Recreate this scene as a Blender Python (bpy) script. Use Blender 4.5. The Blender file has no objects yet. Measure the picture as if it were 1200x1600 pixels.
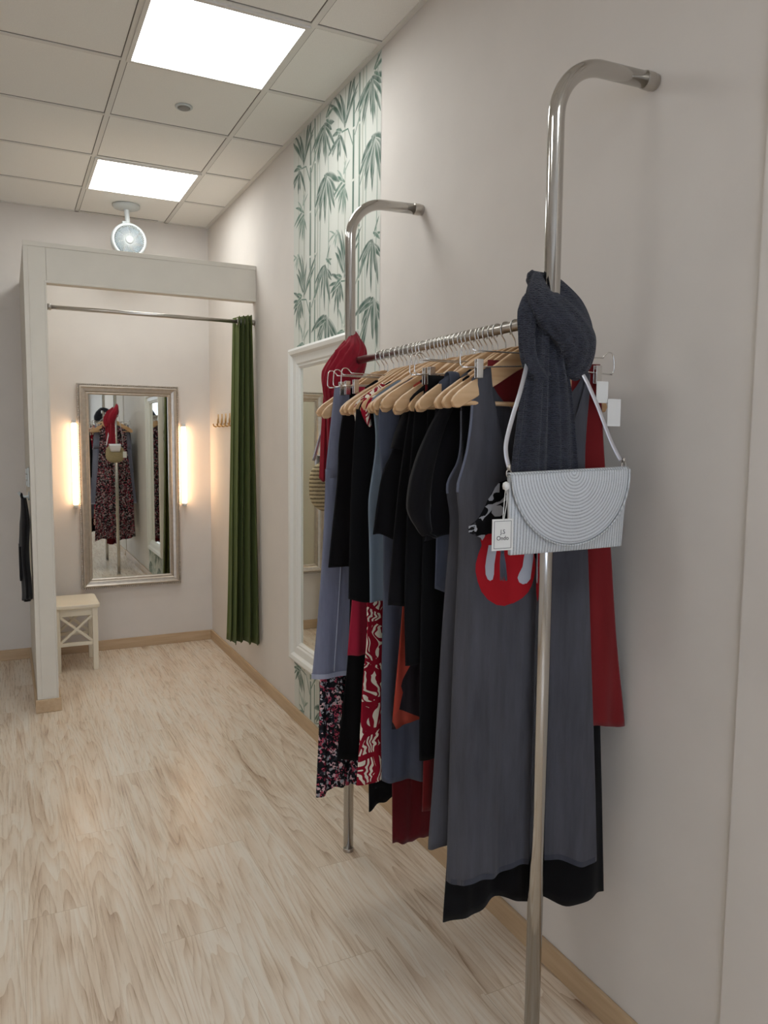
import bpy, bmesh, math, random
from math import sin, cos, pi, radians, sqrt, exp
from mathutils import Vector, Matrix
random.seed(7)
SC = bpy.context.scene
COL = SC.collection

# ------------------------------------------------------------------ materials
def lin(h):
    h = h.lstrip('#')
    out = []
    for i in (0, 2, 4):
        c = int(h[i:i+2], 16)/255
        out.append(c/12.92 if c <= .04045 else ((c+.055)/1.055)**2.4)
    return (*out, 1.0)

class NT:
    """small wrapper round a node tree"""
    def __init__(s, name):
        m = bpy.data.materials.new(name); m.use_nodes = True
        s.m = m; s.t = m.node_tree; s.b = s.t.nodes['Principled BSDF']
    def n(s, typ, **kw):
        n = s.t.nodes.new(typ)
        for k, v in kw.items():
            if k in n.inputs: n.inputs[k].default_value = v
            else: setattr(n, k, v)
        return n
    def l(s, a, ao, b, bi):
        s.t.links.new(a.outputs[ao], b.inputs[bi])
    def set(s, **kw):
        for k, v in kw.items(): s.b.inputs[k.replace('_', ' ')].default_value = v
    def bump(s, node, out, strength=.3, dist=.002):
        bp = s.n('ShaderNodeBump', Strength=strength, Distance=dist)
        s.l(node, out, bp, 'Height'); s.l(bp, 'Normal', s.b, 'Normal')
    def ramp(s, src, out, stops, interp='LINEAR'):
        r = s.n('ShaderNodeValToRGB'); r.color_ramp.interpolation = interp
        el = r.color_ramp.elements
        while len(el) < len(stops): el.new(.5)
        for e, (p, c) in zip(el, stops): e.position = p; e.color = c
        s.l(src, out, r, 'Fac'); return r
    def coords(s, scale=(1, 1, 1), rot=(0, 0, 0)):
        tc = s.n('ShaderNodeTexCoord'); mp = s.n('ShaderNodeMapping')
        mp.inputs['Scale'].default_value = scale; mp.inputs['Rotation'].default_value = rot
        s.l(tc, 'Object', mp, 'Vector'); return mp

def plain(name, color, rough=.6, metal=0., noise=0., nscale=30., bump=0., spec=.5, sheen=0.):
    t = NT(name); c = lin(color) if isinstance(color, str) else (*color, 1)
    t.set(Base_Color=c, Roughness=rough, Metallic=metal)
    t.b.inputs['Specular IOR Level'].default_value = spec
    if sheen: t.b.inputs['Sheen Weight'].default_value = sheen
    if noise or bump:
        mp = t.coords(); nz = t.n('ShaderNodeTexNoise', Scale=nscale, Detail=5.0)
        t.l(mp, 'Vector', nz, 'Vector')
        if noise:
            a = tuple(x*(1-noise) for x in c[:3])+(1,); b = tuple(min(1, x*(1+noise)) for x in c[:3])+(1,)
            r = t.ramp(nz, 'Fac', [(.3, a), (.7, b)]); t.l(r, 'Color', t.b, 'Base Color')
        if bump: t.bump(nz, 'Fac', bump, .003)
    return t.m

def cloth(name, color, rough=.9, weave=900., var=.18, bump=.25, streak=True, sheen=.15):
    """woven cloth: fine weave, faint vertical wear streaks"""
    t = NT(name); c = lin(color)
    t.set(Roughness=rough); t.b.inputs['Specular IOR Level'].default_value = .15
    t.b.inputs['Sheen Weight'].default_value = sheen; t.b.inputs['Sheen Roughness'].default_value = .5
    mp = t.coords((1, 1, .12) if streak else (1, 1, 1))
    nz = t.n('ShaderNodeTexNoise', Scale=28., Detail=6.0, Roughness=.65); t.l(mp, 'Vector', nz, 'Vector')
    a = tuple(x*(1-var) for x in c[:3])+(1,); b = tuple(min(1, x*(1+var)) for x in c[:3])+(1,)
    r = t.ramp(nz, 'Fac', [(.3, a), (.7, b)]); t.l(r, 'Color', t.b, 'Base Color')
    mp2 = t.coords(); w = t.n('ShaderNodeTexNoise', Scale=weave, Detail=2.0); t.l(mp2, 'Vector', w, 'Vector')
    t.bump(w, 'Fac', bump, .001)
    return t.m

def print_cloth(name, kind):
    t = NT(name); t.set(Roughness=.85); t.b.inputs['Specular IOR Level'].default_value = .15
    if kind == 'folk':
        mp = t.coords()
        nz = t.n('ShaderNodeTexNoise', Scale=9., Detail=1.); t.l(mp, 'Vector', nz, 'Vector')
        mx = t.n('ShaderNodeMixRGB', Fac=.12); t.l(mp, 'Vector', mx, 'Color1'); t.l(nz, 'Color', mx, 'Color2')
        v = t.n('ShaderNodeTexVoronoi', Scale=15., feature='DISTANCE_TO_EDGE'); t.l(mx, 'Color', v, 'Vector')
        w = t.n('ShaderNodeTexWave', Scale=26., Distortion=9., Detail=1.); w.inputs['Detail Scale'].default_value = 1.2
        t.l(mx, 'Color', w, 'Vector')
        m1 = t.n('ShaderNodeMath', operation='GREATER_THAN'); m1.inputs[1].default_value = .10; t.l(v, 'Distance', m1, 0)
        m2 = t.n('ShaderNodeMath', operation='GREATER_THAN'); m2.inputs[1].default_value = .44; t.l(w, 'Fac', m2, 0)
        mm = t.n('ShaderNodeMath', operation='MULTIPLY'); t.l(m1, 0, mm, 0); t.l(m2, 0, mm, 1)
        r = t.ramp(mm, 0, [(.45, lin('8E1227')), (.55, lin('E6DCCB'))], 'CONSTANT'); t.l(r, 'Color', t.b, 'Base Color')
    elif kind == 'floral':
        mp = t.coords()
        v = t.n('ShaderNodeTexVoronoi', Scale=95.); t.l(mp, 'Vector', v, 'Vector')
        sp = t.n('ShaderNodeSeparateColor'); t.l(v, 'Color', sp, 'Color')
        r = t.ramp(sp, 0, [(0, lin('15151B')), (.34, lin('2B2D36')), (.44, lin('A8485A')), (.58, lin('8C3446')), (.68, lin('9C9DA2')), (.86, lin('D2AEB0'))], 'CONSTANT')
        v2 = t.n('ShaderNodeTexVoronoi', Scale=190.); t.l(mp, 'Vector', v2, 'Vector')
        sp2 = t.n('ShaderNodeSeparateColor'); t.l(v2, 'Color', sp2, 'Color')
        m = t.n('ShaderNodeMath', operation='GREATER_THAN'); m.inputs[1].default_value = .62; t.l(sp2, 0, m, 0)
        mx = t.n('ShaderNodeMixRGB'); mx.inputs['Color2'].default_value = lin('17171C')
        t.l(m, 0, mx, 'Fac'); t.l(r, 'Color', mx, 'Color1'); t.l(mx, 'Color', t.b, 'Base Color')
    elif kind == 'abstract':
        mp = t.coords((1, 1, .75))
        v = t.n('ShaderNodeTexVoronoi', Scale=11.); t.l(mp, 'Vector', v, 'Vector')
        sp = t.n('ShaderNodeSeparateColor'); t.l(v, 'Color', sp, 'Color')
        r = t.ramp(sp, 0, [(0, lin('8E3A2C')), (.30, lin('1E1A1E')), (.46, lin('983A2C')), (.74, lin('C89A70')), (.86, lin('D2BC94'))], 'CONSTANT')
        t.l(r, 'Color', t.b, 'Base Color')
    return t.m

def floor_mat():
    t = NT('oak_laminate'); t.b.inputs['Specular IOR Level'].default_value = .45
    tc = t.n('ShaderNodeTexCoord'); sx = t.n('ShaderNodeSeparateXYZ'); t.l(tc, 'Object', sx, 'Vector')
    def math(op, a, b=None):
        m = t.n('ShaderNodeMath', operation=op)
        for i, v in enumerate((a, b)):
            if v is None: continue
            if isinstance(v, (int, float)): m.inputs[i].default_value = v
            else: t.l(v[0], v[1], m, i)
        return (m, 0)
    PW, PL = .192, 1.29
    u = math('DIVIDE', (sx, 'X'), PW); ui = math('FLOOR', u); uf = math('FRACT', u)
    off = math('MULTIPLY', math('FRACT', math('MULTIPLY', ui, .6180339)), PL)
    v = math('DIVIDE', math('ADD', (sx, 'Y'), off), PL); vi = math('FLOOR', v); vf = math('FRACT', v)
    cmb = t.n('ShaderNodeCombineXYZ'); t.l(*ui, cmb, 0); t.l(*vi, cmb, 1)
    wn = t.n('ShaderNodeTexWhiteNoise'); t.l(cmb, 0, wn, 'Vector')
    # grain coordinates shifted per plank
    sc = t.n('ShaderNodeVectorMath', operation='SCALE'); sc.inputs['Scale'].default_value = 17.; t.l(wn, 'Color', sc, 0)
    ad = t.n('ShaderNodeVectorMath', operation='ADD'); t.l(tc, 'Object', ad, 0); t.l(sc, 0, ad, 1)
    mp = t.n('ShaderNodeMapping'); mp.inputs['Scale'].default_value = (1, .085, 1); t.l(ad, 0, mp, 'Vector')
    big = t.n('ShaderNodeTexNoise', Scale=7.5, Detail=2., Roughness=.45, Distortion=.15); t.l(mp, 0, big, 'Vector')
    # cathedral figure: nested arches along the plank, wandering with the big noise
    sw = t.n('ShaderNodeSeparateColor'); t.l(wn, 'Color', sw, 'Color')
    ctr = math('ADD', math('MULTIPLY', (sw, 0), .8), .1)
    ul = math('SUBTRACT', uf, ctr)
    sy = t.n('ShaderNodeSeparateXYZ'); t.l(ad, 0, sy, 'Vector')
    h = math('ADD', math('MULTIPLY', math('MULTIPLY', ul, ul), 3.2), math('MULTIPLY', (sy, 'Y'), .85))
    h = math('ADD', h, math('MULTIPLY', (big, 'Fac'), 4.2))
    rings = math('FRACT', math('MULTIPLY', h, 3.1))
    tri = math('POWER', rings, 2.2)
    tri = math('SUBTRACT', .62, tri)
    mpf = t.n('ShaderNodeMapping'); mpf.inputs['Scale'].default_value = (1, .035, 1); t.l(ad, 0, mpf, 'Vector')
    fine = t.n('ShaderNodeTexNoise', Scale=150., Detail=4., Roughness=.7); t.l(mpf, 0, fine, 'Vector')
    med = t.n('ShaderNodeTexNoise', Scale=26., Detail=4.); t.l(mp, 0, med, 'Vector')
    mpk = t.n('ShaderNodeMapping'); mpk.inputs['Scale'].default_value = (1, .45, 1); t.l(ad, 0, mpk, 'Vector')
    kn = t.n('ShaderNodeTexVoronoi', Scale=2.6, voronoi_dimensions='2D'); t.l(mpk, 0, kn, 'Vector')
    knot = t.ramp(kn, 'Distance', [(0., (1, 1, 1, 1)), (.12, (0, 0, 0, 1))])
    f1 = math('ADD', math('MULTIPLY', tri, .23), .01); f2 = math('ADD', math('MULTIPLY', (fine, 'Fac'), .26), .15)
    f3 = math('ADD', math('MULTIPLY', (med, 'Fac'), .8), -.1)
    tot = math('ADD', math('ADD', f1, f2), f3)
    tot = math('ADD', tot, math('MULTIPLY', math('SUBTRACT', (wn, 'Value'), .5), .13))
    kk = math('MULTIPLY', (knot, 'Color'), math('MULTIPLY', (med, 'Fac'), .42))
    tot = math('SUBTRACT', tot, kk)
    r = t.ramp(tot[0], 0, [(.26, lin('957A62')), (.44, lin('C3AC93')), (.62, lin('D8C6B0')), (.86, lin('E3D8C8'))])
    # seams
    e1 = math('LESS_THAN', math('ABSOLUTE', math('SUBTRACT', uf, .5)), .4965)
    e2 = math('LESS_THAN', math('ABSOLUTE', math('SUBTRACT', vf, .5)), .4993)
    seam = math('MULTIPLY', e1, e2)
    mx = t.n('ShaderNodeMixRGB'); mx.inputs['Color1'].default_value = lin('BBA68C'); t.l(*seam, mx, 'Fac'); t.l(r, 'Color', mx, 'Color2')
    t.l(mx, 'Color', t.b, 'Base Color')
    rr = t.ramp(fine, 'Fac', [(.3, (.24,)*3+(1,)), (.7, (.34,)*3+(1,))]); t.l(rr, 'Color', t.b, 'Roughness')
    t.bump(fine, 'Fac', .06, .001)
    return t.m

def wood_mat(name, c0, c1, axis=1, rough=.45):
    t = NT(name); t.set(Roughness=rough)
    s = [22., 22., 22.]; s[axis] = 1.6
    mp = t.coords(tuple(s)); nz = t.n('ShaderNodeTexNoise', Scale=2.4, Detail=5.); t.l(mp, 0, nz, 'Vector')
    r = t.ramp(nz, 'Fac', [(.3, lin(c0)), (.7, lin(c1))]); t.l(r, 'Color', t.b, 'Base Color')
    return t.m

def emit(name, color, strength):
    t = NT(name); t.set(Base_Color=(*color, 1), Roughness=.4)
    t.b.inputs['Emission Color'].default_value = (*color, 1); t.b.inputs['Emission Strength'].default_value = strength
    return t.m

def straw_mat(name, kind, color, dark):
    """plaited band texture; origin of the object is the centre of the rings"""
    t = NT(name); t.set(Roughness=.5, Metallic=.15)
    mp = t.coords()
    if kind == 'rings':
        w = t.n('ShaderNodeTexWave', Scale=44., wave_type='RINGS', rings_direction='Y')
    else:
        w = t.n('ShaderNodeTexWave', Scale=44., wave_type='BANDS', bands_direction='X')
    t.l(mp, 0, w, 'Vector')
    nz = t.n('ShaderNodeTexNoise', Scale=420., Detail=3.); t.l(mp, 0, nz, 'Vector')
    m = t.n('ShaderNodeMath', operation='MULTIPLY_ADD'); m.inputs[1].default_value = .5; t.l(nz, 'Fac', m, 0)
    h = t.n('ShaderNodeMath', operation='MULTIPLY'); h.inputs[1].default_value = .6; t.l(w, 'Fac', h, 0); t.l(h, 0, m, 2)
    r = t.ramp(m, 0, [(.15, lin(dark)), (.62, lin(color))]); t.l(r, 'Color', t.b, 'Base Color')
    t.bump(m, 0, .6, .002)
    return t.m

M = {}
M['wall'] = plain('wall_paint_cream', 'DAD3CB', .75, noise=.02, nscale=6, spec=.25)
M['booth'] = plain('booth_panel_paint', 'D6D0C4', .6, noise=.02, nscale=8, spec=.3)
M['ceil'] = plain('ceiling_tile_white', 'EEECE6', .85, noise=.03, nscale=220, bump=.08, spec=.2)
M['grid'] = plain('ceiling_grid_white', 'DDDAD3', .5)
M['edge_shade'] = plain('tile_edge_shade', '6E6A62', .9)  # shadow of the recessed tile edges, put in as dark colour
M['floor'] = floor_mat()
M['skirt'] = wood_mat('skirting_oak', 'B79A78', 'C9AE8C', 1)
M['skirtx'] = wood_mat('skirting_oak_cross', 'B79A78', 'C9AE8C', 0)
M['chrome'] = plain('polished_chrome', (.56, .54, .51), .10, 1.)
M['wire'] = plain('chrome_wire', (.72, .70, .67), .25, 1.)
M['steel'] = plain('brushed_steel', (.5, .47, .43), .3, 1.)
M['hwood'] = wood_mat('hanger_beech', 'BD9266', 'D8B48A', 0, .4)
M['black'] = cloth('black_cloth', '0E0E10', .95, var=.1, sheen=.04)
M['black2'] = cloth('black_crepe', '0D0C0F', .92, var=.1, sheen=.08)
M['grey'] = cloth('washed_grey_denim', '49494F', .95, var=.24, sheen=.08)
M['slate'] = cloth('slate_grey_denim', '4A4E5B', .95, var=.18, sheen=.08)
M['jeans'] = cloth('pale_washed_denim', '777A8C', .95, var=.2, sheen=.08)
M['jeanseam'] = cloth('denim_seam', '9A9DAC', .95)
M['ltblue'] = cloth('pale_blue_cotton', '778491', .9, var=.08)
M['red'] = cloth('red_viscose', '6E181B', .85, var=.1)
M['crimson'] = cloth('crimson_viscose', '9C2038', .85, var=.1)
M['burg'] = cloth('burgundy_crepe', '5A1018', .9, var=.1)
M['redscarf'] = cloth('red_scarf_cotton', '8E1C2C', .9, weave=300, var=.15)
def crinkle(name, col):
    t = NT(name); t.set(Roughness=.95); t.b.inputs['Specular IOR Level'].default_value = .1; t.b.inputs['Sheen Weight'].default_value = .12
    mp = t.coords((1, 1, 1)); c = lin(col)
    nz = t.n('ShaderNodeTexNoise', Scale=95., Detail=4., Roughness=.6, Distortion=.8); t.l(mp, 'Vector', nz, 'Vector')
    w = t.n('ShaderNodeTexWave', Scale=70., Distortion=7., Detail=2., bands_direction='Z'); w.inputs['Detail Scale'].default_value = 2.; t.l(mp, 'Vector', w, 'Vector')
    m = t.n('ShaderNodeMath', operation='MULTIPLY_ADD'); m.inputs[1].default_value = .5; t.l(w, 'Fac', m, 0); t.l(nz, 'Fac', m, 2)
    r = t.ramp(m, 0, [(.35, tuple(x*.62 for x in c[:3])+(1,)), (.95, tuple(x*1.45 for x in c[:3])+(1,))]); t.l(r, 'Color', t.b, 'Base Color')
    t.bump(m, 0, .9, .004); return t.m
M['dkscarf'] = crinkle('dark_crinkle_scarf', '33353E')
M['folk'] = print_cloth('red_white_folk_print', 'folk')
M['floral'] = print_cloth('small_floral_print', 'floral')
M['abstract'] = print_cloth('terracotta_abstract_print', 'abstract')
M['pred'] = plain('print_red', 'A81822', .8, spec=.2)
M['pwhite'] = plain('print_pale', 'B9BCC4', .8, spec=.2)
M['pblack'] = plain('print_black', '0C0C10', .8, spec=.2)
M['card'] = plain('tag_card', 'E2E1DC', .6)
M['ink'] = plain('tag_ink', '2A2A30', .6)
M['silver_band'] = plain('silver_strap', (.62, .62, .66), .35, .7)
M['rings'] = straw_mat('silver_straw_rings', 'rings', 'D0D3D6', '989C9F')
M['bands'] = straw_mat('silver_straw_bands', 'bands', 'CBCED0', '929698')
M['basket'] = None
M['green'] = cloth('green_velvet', '525C2E', .85, weave=500, var=.15, bump=.2, sheen=.06)
M['sframe'] = plain('champagne_silver_frame', (.50, .45, .39), .34, .75, noise=.08, nscale=40)
M['wframe'] = plain('white_frame_paint', 'E3E2DC', .4)
M['cream'] = plain('cream_stool_paint', 'E9E0CB', .4)
M['mirror'] = plain('mirror_glass', (.80, .82, .77), .015, 1.)
M['plastic'] = plain('white_plastic', 'C9CDCB', .4)
M['fanblade'] = plain('pale_blue_plastic', '7E97A6', .35)
M['gold'] = plain('brushed_gold', (.62, .40, .18), .3, 1.)
M['dark'] = plain('dark_rubber', '1A1A1C', .7)
M['hangblack'] = cloth('black_hanging_cloth', '151417', .9, var=.1)
M['paper'] = None
PANEL = emit('panel_diffuser', (.94, .97, .975), 8.8)
LED = emit('warm_led_tube', (1., .65, .38), 10.)

def basket_mat():
    t = NT('seagrass_basket'); t.set(Roughness=.8)
    mp = t.coords((1, 1, 1))
    w = t.n('ShaderNodeTexWave', Scale=22., Distortion=1.5, bands_direction='Z'); w.inputs['Detail Scale'].default_value = 14.; t.l(mp, 0, w, 'Vector')
    r = t.ramp(w, 'Fac', [(.1, lin('6E5F42')), (.6, lin('C2B088'))]); t.l(r, 'Color', t.b, 'Base Color')
    t.bump(w, 'Fac', .8, .004); return t.m
M['basket'] = basket_mat()

def paper_mat():
    t = NT('bamboo_wallpaper'); t.set(Roughness=.8); t.b.inputs['Specular IOR Level'].default_value = .2
    a = t.n('ShaderNodeVertexColor', layer_name='ink'); t.l(a, 'Color', t.b, 'Base Color'); return t.m
M['paper'] = paper_mat()

# ------------------------------------------------------------------ mesh builder
class MB:
    def __init__(s): s.v = []; s.f = []; s.mi = []; s.c = None
    def add(s, vs, fs, mi=0):
        b = len(s.v); s.v += [tuple(v) for v in vs]
        for f in fs: s.f.append(tuple(i+b for i in f)); s.mi.append(mi)
        return b
    def box(s, x0, x1, y0, y1, z0, z1, mi=0):
        s.add([(x0,y0,z0),(x1,y0,z0),(x1,y1,z0),(x0,y1,z0),(x0,y0,z1),(x1,y0,z1),(x1,y1,z1),(x0,y1,z1)],
              [(0,3,2,1),(4,5,6,7),(0,1,5,4),(1,2,6,5),(2,3,7,6),(3,0,4,7)], mi)
        return s
    def bar(s, a, b, w, h, up=(0, 0, 1), mi=0):
        a, b = Vector(a), Vector(b); d = (b-a).normalized(); u = Vector(up)
        r = d.cross(u).normalized(); u = r.cross(d).normalized()
        vs = []
        for p in (a, b):
            for sx, sz in ((-1,-1),(1,-1),(1,1),(-1,1)): vs.append(p+r*sx*w/2+u*sz*h/2)
        s.add(vs, [(0,1,2,3),(7,6,5,4),(0,4,5,1),(1,5,6,2),(2,6,7,3),(3,7,4,0)], mi); return s
    def sweep(s, pts, rad, seg=12, cap=True, smooth=0, flat=None, up=(0, 1, 0), ripple=(0, 0), closed=False, mi=0):
        """tube along pts; rad number / list of r or (a,b); flat/up give the frame; ripple=(n,amp) pleats the section"""
        P = [Vector(p) for p in pts]
        if not isinstance(rad, (list, tuple)): rad = [rad]*len(P)
        rad = [(r, r) if isinstance(r, (int, float)) else r for r in rad]
        if smooth:
            Q = []; R = []
            n = len(P)
            for i in range(n-1):
                p0, p1, p2, p3 = P[max(i-1,0)], P[i], P[i+1], P[min(i+2,n-1)]
                for k in range(smooth):
                    t = k/smooth
                    Q.append(.5*((2*p1)+(p2-p0)*t+(2*p0-5*p1+4*p2-p3)*t*t+(3*p1-p0-3*p2+p3)*t**3))
                    R.append(tuple(rad[i][j]*(1-t)+rad[i+1][j]*t for j in (0, 1)))
            Q.append(P[-1]); R.append(rad[-1]); P, rad = Q, R
        n = len(P); U = Vector(up); rings = []
        vs = []; prev = None
        for i in range(n):
            if closed: d = P[(i+1) % n]-P[i-1]
            else: d = P[min(i+1, n-1)]-P[max(i-1, 0)]
            d.normalize()
            if prev is None:
                a = U-d*U.dot(d)
                if a.length < 1e-3: a = Vector((1,0,0))-d*d.x
                a.normalize()
            else:
                a = prev-d*prev.dot(d); a.normalize()
            if flat:
                a = U-d*U.dot(d); a.normalize() if a.length > 1e-4 else None
            prev = a; bvec = d.cross(a)
            for k in range(seg):
                th = 2*pi*k/seg
                q = 1+ripple[1]*sin(ripple[0]*th+i*.12)+.4*ripple[1]*sin((ripple[0]*2+1)*th+1.3-i*.17) if ripple[0] else 1
                vs.append(P[i]+a*(rad[i][1]*sin(th)*q)+bvec*(rad[i][0]*cos(th)*q))
        fs = []
        m = n if closed else n-1
        for i in range(m):
            j = (i+1) % n
            for k in range(seg):
                l = (k+1) % seg
                fs.append((i*seg+k, i*seg+l, j*seg+l, j*seg+k))
        if cap and not closed:
            fs.append(tuple(range(seg-1, -1, -1))); fs.append(tuple((n-1)*seg+k for k in range(seg)))
        s.add(vs, fs, mi); return s
    def lathe(s, prof, c=(0,0,0), axis='z', seg=32, mi=0):
        vs = []; fs = []; n = len(prof)
        for r, h in prof:
            for k in range(seg):
                t = 2*pi*k/seg; a, b = r*cos(t), r*sin(t)
                p = (a, b, h) if axis == 'z' else ((a, h, b) if axis == 'y' else (h, a, b))
                vs.append((c[0]+p[0], c[1]+p[1], c[2]+p[2]))
        for i in range(n-1):
            for k in range(seg):
                l = (k+1) % seg; fs.append((i*seg+k, i*seg+l, (i+1)*seg+l, (i+1)*seg+k))
        fs.append(tuple(range(seg-1, -1, -1))); fs.append(tuple((n-1)*seg+k for k in range(seg)))
        s.add(vs, fs, mi); return s
    def prism(s, outline, y0, y1, mi=0):
        """outline [(x,z)] extruded in y"""
        n = len(outline)
        vs = [(x, y0, z) for x, z in outline]+[(x, y1, z) for x, z in outline]
        fs = [tuple(range(n)), tuple(range(2*n-1, n-1, -1))]+[(i, i+n, (i+1) % n+n, (i+1) % n) for i in range(n)]
        s.add(vs, fs, mi); return s
    def grid(s, G, mi=0, wrap=False):
        """G rows of points"""
        nr, nc = len(G), len(G[0]); vs = [p for r in G for p in r]; fs = []
        for i in range(nr-1):
            for k in range(nc if wrap else nc-1):
                l = (k+1) % nc
                fs.append((i*nc+k, i*nc+l, (i+1)*nc+l, (i+1)*nc+k))
        s.add(vs, fs, mi); return s

def obj(name, mb, mats, parent=None, origin=None, smooth=False, bevel=0, solid=0, fix=True):
    """link ONE mesh object; vertices come in world coordinates"""
    if not isinstance(mats, (list, tuple)): mats = [mats]
    o0 = Vector(origin) if origin is not None else (parent_origin(parent) if parent else None)
    if o0 is None:
        xs = list(zip(*mb.v)); o0 = Vector(((min(xs[0])+max(xs[0]))/2, (min(xs[1])+max(xs[1]))/2, min(xs[2])))
    me = bpy.data.meshes.new(name)
    me.from_pydata([tuple(Vector(v)-o0) for v in mb.v], [], mb.f)
    for m in mats: me.materials.append(m)
    if len(mats) > 1: me.polygons.foreach_set('material_index', mb.mi)
    if fix:
        bm = bmesh.new(); bm.from_mesh(me); bmesh.ops.recalc_face_normals(bm, faces=bm.faces); bm.to_mesh(me); bm.free()
    if smooth: me.polygons.foreach_set('use_smooth', [True]*len(me.polygons))
    if mb.c:
        ca = me.color_attributes.new('ink', 'FLOAT_COLOR', 'POINT')
        ca.data.foreach_set('color', [x for c in mb.c for x in c])
    me.update()
    o = bpy.data.objects.new(name, me); COL.objects.link(o)
    o['o0'] = tuple(o0)
    if parent:
        o.parent = parent; o.location = o0-parent_origin(parent)
    else: o.location = o0
    if bevel:
        b = o.modifiers.new('bevel', 'BEVEL'); b.width = bevel; b.segments = 2; b.limit_method = 'ANGLE'
        me.polygons.foreach_set('use_smooth', [True]*len(me.polygons))
        w = o.modifiers.new('wn', 'WEIGHTED_NORMAL'); w.keep_sharp = True
    if solid:
        b = o.modifiers.new('solid', 'SOLIDIFY'); b.thickness = solid; b.offset = 0
    return o

def parent_origin(p): return Vector(p['o0'])
def tag(o, label, cat, group=None, kind=None):
    o['label'] = label; o['category'] = cat
    if group: o['group'] = group
    if kind: o['kind'] = kind
    return o
def thing(name, loc, label, cat, group=None):
    o = bpy.data.objects.new(name, None); COL.objects.link(o); o.location = loc; o['o0'] = tuple(loc)
    o.empty_display_size = .05
    return tag(o, label, cat, group)
def struct(name, mb, mats, label=None, **kw):
    o = obj(name, mb, mats, origin=(0, 0, 0), **kw); o['kind'] = 'structure'
    if label: o['label'] = label
    return o
def duptree(o, loc, rz=0, **props):
    r = o.copy(); COL.objects.link(r); r.location = loc; r.rotation_euler = (0, 0, rz); r['o0'] = tuple(loc)
    for k, v in props.items(): r[k] = v
    for ch in list(o.children):
        c = ch.copy(); COL.objects.link(c); c.parent = r
        for g in ch.children:
            d = g.copy(); COL.objects.link(d); d.parent = c
    return r

# ------------------------------------------------------------------ measures (metres)
CAM = Vector((0, 0, 1.5371)); CZ = 3.095        # camera, ceiling height
WX = 1.39; DY = 5.8085                           # right wall, back wall
LX = -2.6; FY = -3.4                             # left wall, shop-front wall
XA, Y1 = .4876, 3.4435                           # ceiling grid line, row line
BY, BX0, BX1 = 4.597, .114, .224                 # booth front plane, booth side wall
RX, RZ = 1.105, 1.816                            # hanging rail
PY1, PY2 = 1.404, 2.525                          # rack poles

# camera
def camera():
    f, r, u = (Vector(CAMF), Vector(CAMR), Vector(CAMU))
    cd = bpy.data.cameras.new('camera'); c = bpy.data.objects.new('camera', cd); COL.objects.link(c)
    m = Matrix((r, u, -f)).transposed().to_4x4(); m.translation = CAM
    c.matrix_world = m
    cd.sensor_width = 36; cd.sensor_fit = 'AUTO'; cd.lens = 36*1194.53/1600; cd.clip_start = .02
    SC.camera = c
CAMF = (0.440647, 0.892977, -0.091771); CAMR = (0.897097, -0.441738, 0.009161); CAMU = (0.032358, 0.086364, 0.995738)
camera()
# ------------------------------------------------------------------ the setting
struct('floor', MB().box(LX, WX, FY, DY, -.05, 0), M['floor'], 'light oak laminate floor')
struct('wall_right', MB().box(WX, WX+.12, FY, DY+.12, 0, CZ+.1).box(WX-.008, WX, FY, 1.09, .0, CZ), M['wall'], 'plain cream wall behind the clothes rail')
struct('wall_back', MB().box(LX-.12, WX, DY, DY+.12, 0, CZ+.1), M['wall'], 'cream back wall')
struct('wall_left', MB().box(LX-.12, LX, FY, DY, 0, CZ+.1), M['wall'])
fw = MB()
for a in ((LX-.12, -2.2, 0, CZ+.1), (.9, WX+.12, 0, CZ+.1), (-2.2, .9, 0, .45), (-2.2, .9, 2.5, CZ+.1)):
    fw.box(a[0], a[1], FY-.12, FY, a[2], a[3])
struct('wall_front', fw, M['wall'])
wf = MB()
for a in ((-2.2, -2.14, .45, 2.5), (.84, .9, .45, 2.5), (-2.14, .84, .45, .51), (-2.14, .84, 2.44, 2.5), (-.68, -.62, .51, 2.44)):
    wf.box(a[0], a[1], FY-.09, FY-.03, a[2], a[3])
win = struct('window_1', wf, M['wframe'])
gl = NT('window_glass'); gl.set(Base_Color=(1, 1, 1, 1), Roughness=0.); gl.b.inputs['Transmission Weight'].default_value = 1.; gl.b.inputs['IOR'].default_value = 1.02
g = obj('window_glass', MB().box(-2.14, .84, FY-.062, FY-.058, .51, 2.44), gl.m, win)

# ceiling: tiles and grid
struct('ceiling', MB().box(LX, WX, FY, DY, CZ, CZ+.1), M['ceil'], 'suspended ceiling of white tiles')
PANELS = [(XA, Y1-.6), (XA, Y1+1.2), (XA, Y1-4.2), (XA-1.8, Y1-.6), (XA-1.8, Y1-2.4)]  # last two are unseen fill panels, added to even out the light
gm = MB(); gv = MB(); B = .012
cols = [XA+.6*k for k in range(-6, 3) if LX < XA+.6*k < WX]
rows = [Y1+.6*k for k in range(-12, 5) if FY < Y1+.6*k < DY]
for x in cols:
    gm.box(x-B, x+B, FY, DY, CZ-.004, CZ+.001)
    for sg in (-1, 1): gv.box(x+sg*(B+.002)-.0016, x+sg*(B+.002)+.0016, FY, DY-.02, CZ-.0008, CZ+.001)
for y in rows:
    xs = [LX]+cols+[WX]
    for a, b in zip(xs, xs[1:]):
        gm.box(a+B, b-B, y-B*.9, y+B*.9, CZ-.0035, CZ+.001)
        for sg in (-1, 1): gv.box(a+B+.003, b-B-.003, y+sg*(B+.002)-.0022, y+sg*(B+.002)+.0022, CZ-.0008, CZ+.001)
gm.box(WX-.022, WX, FY, DY, CZ-.004, CZ+.001); gm.box(LX, WX-.022, DY-.022, DY, CZ-.004, CZ+.001)
gv.box(XA+.02, XA+.54, DY-.030, DY-.022, CZ-.001, CZ+.001)
struct('trim_1', gm, M['grid'], 'white T bars of the ceiling grid')
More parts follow.
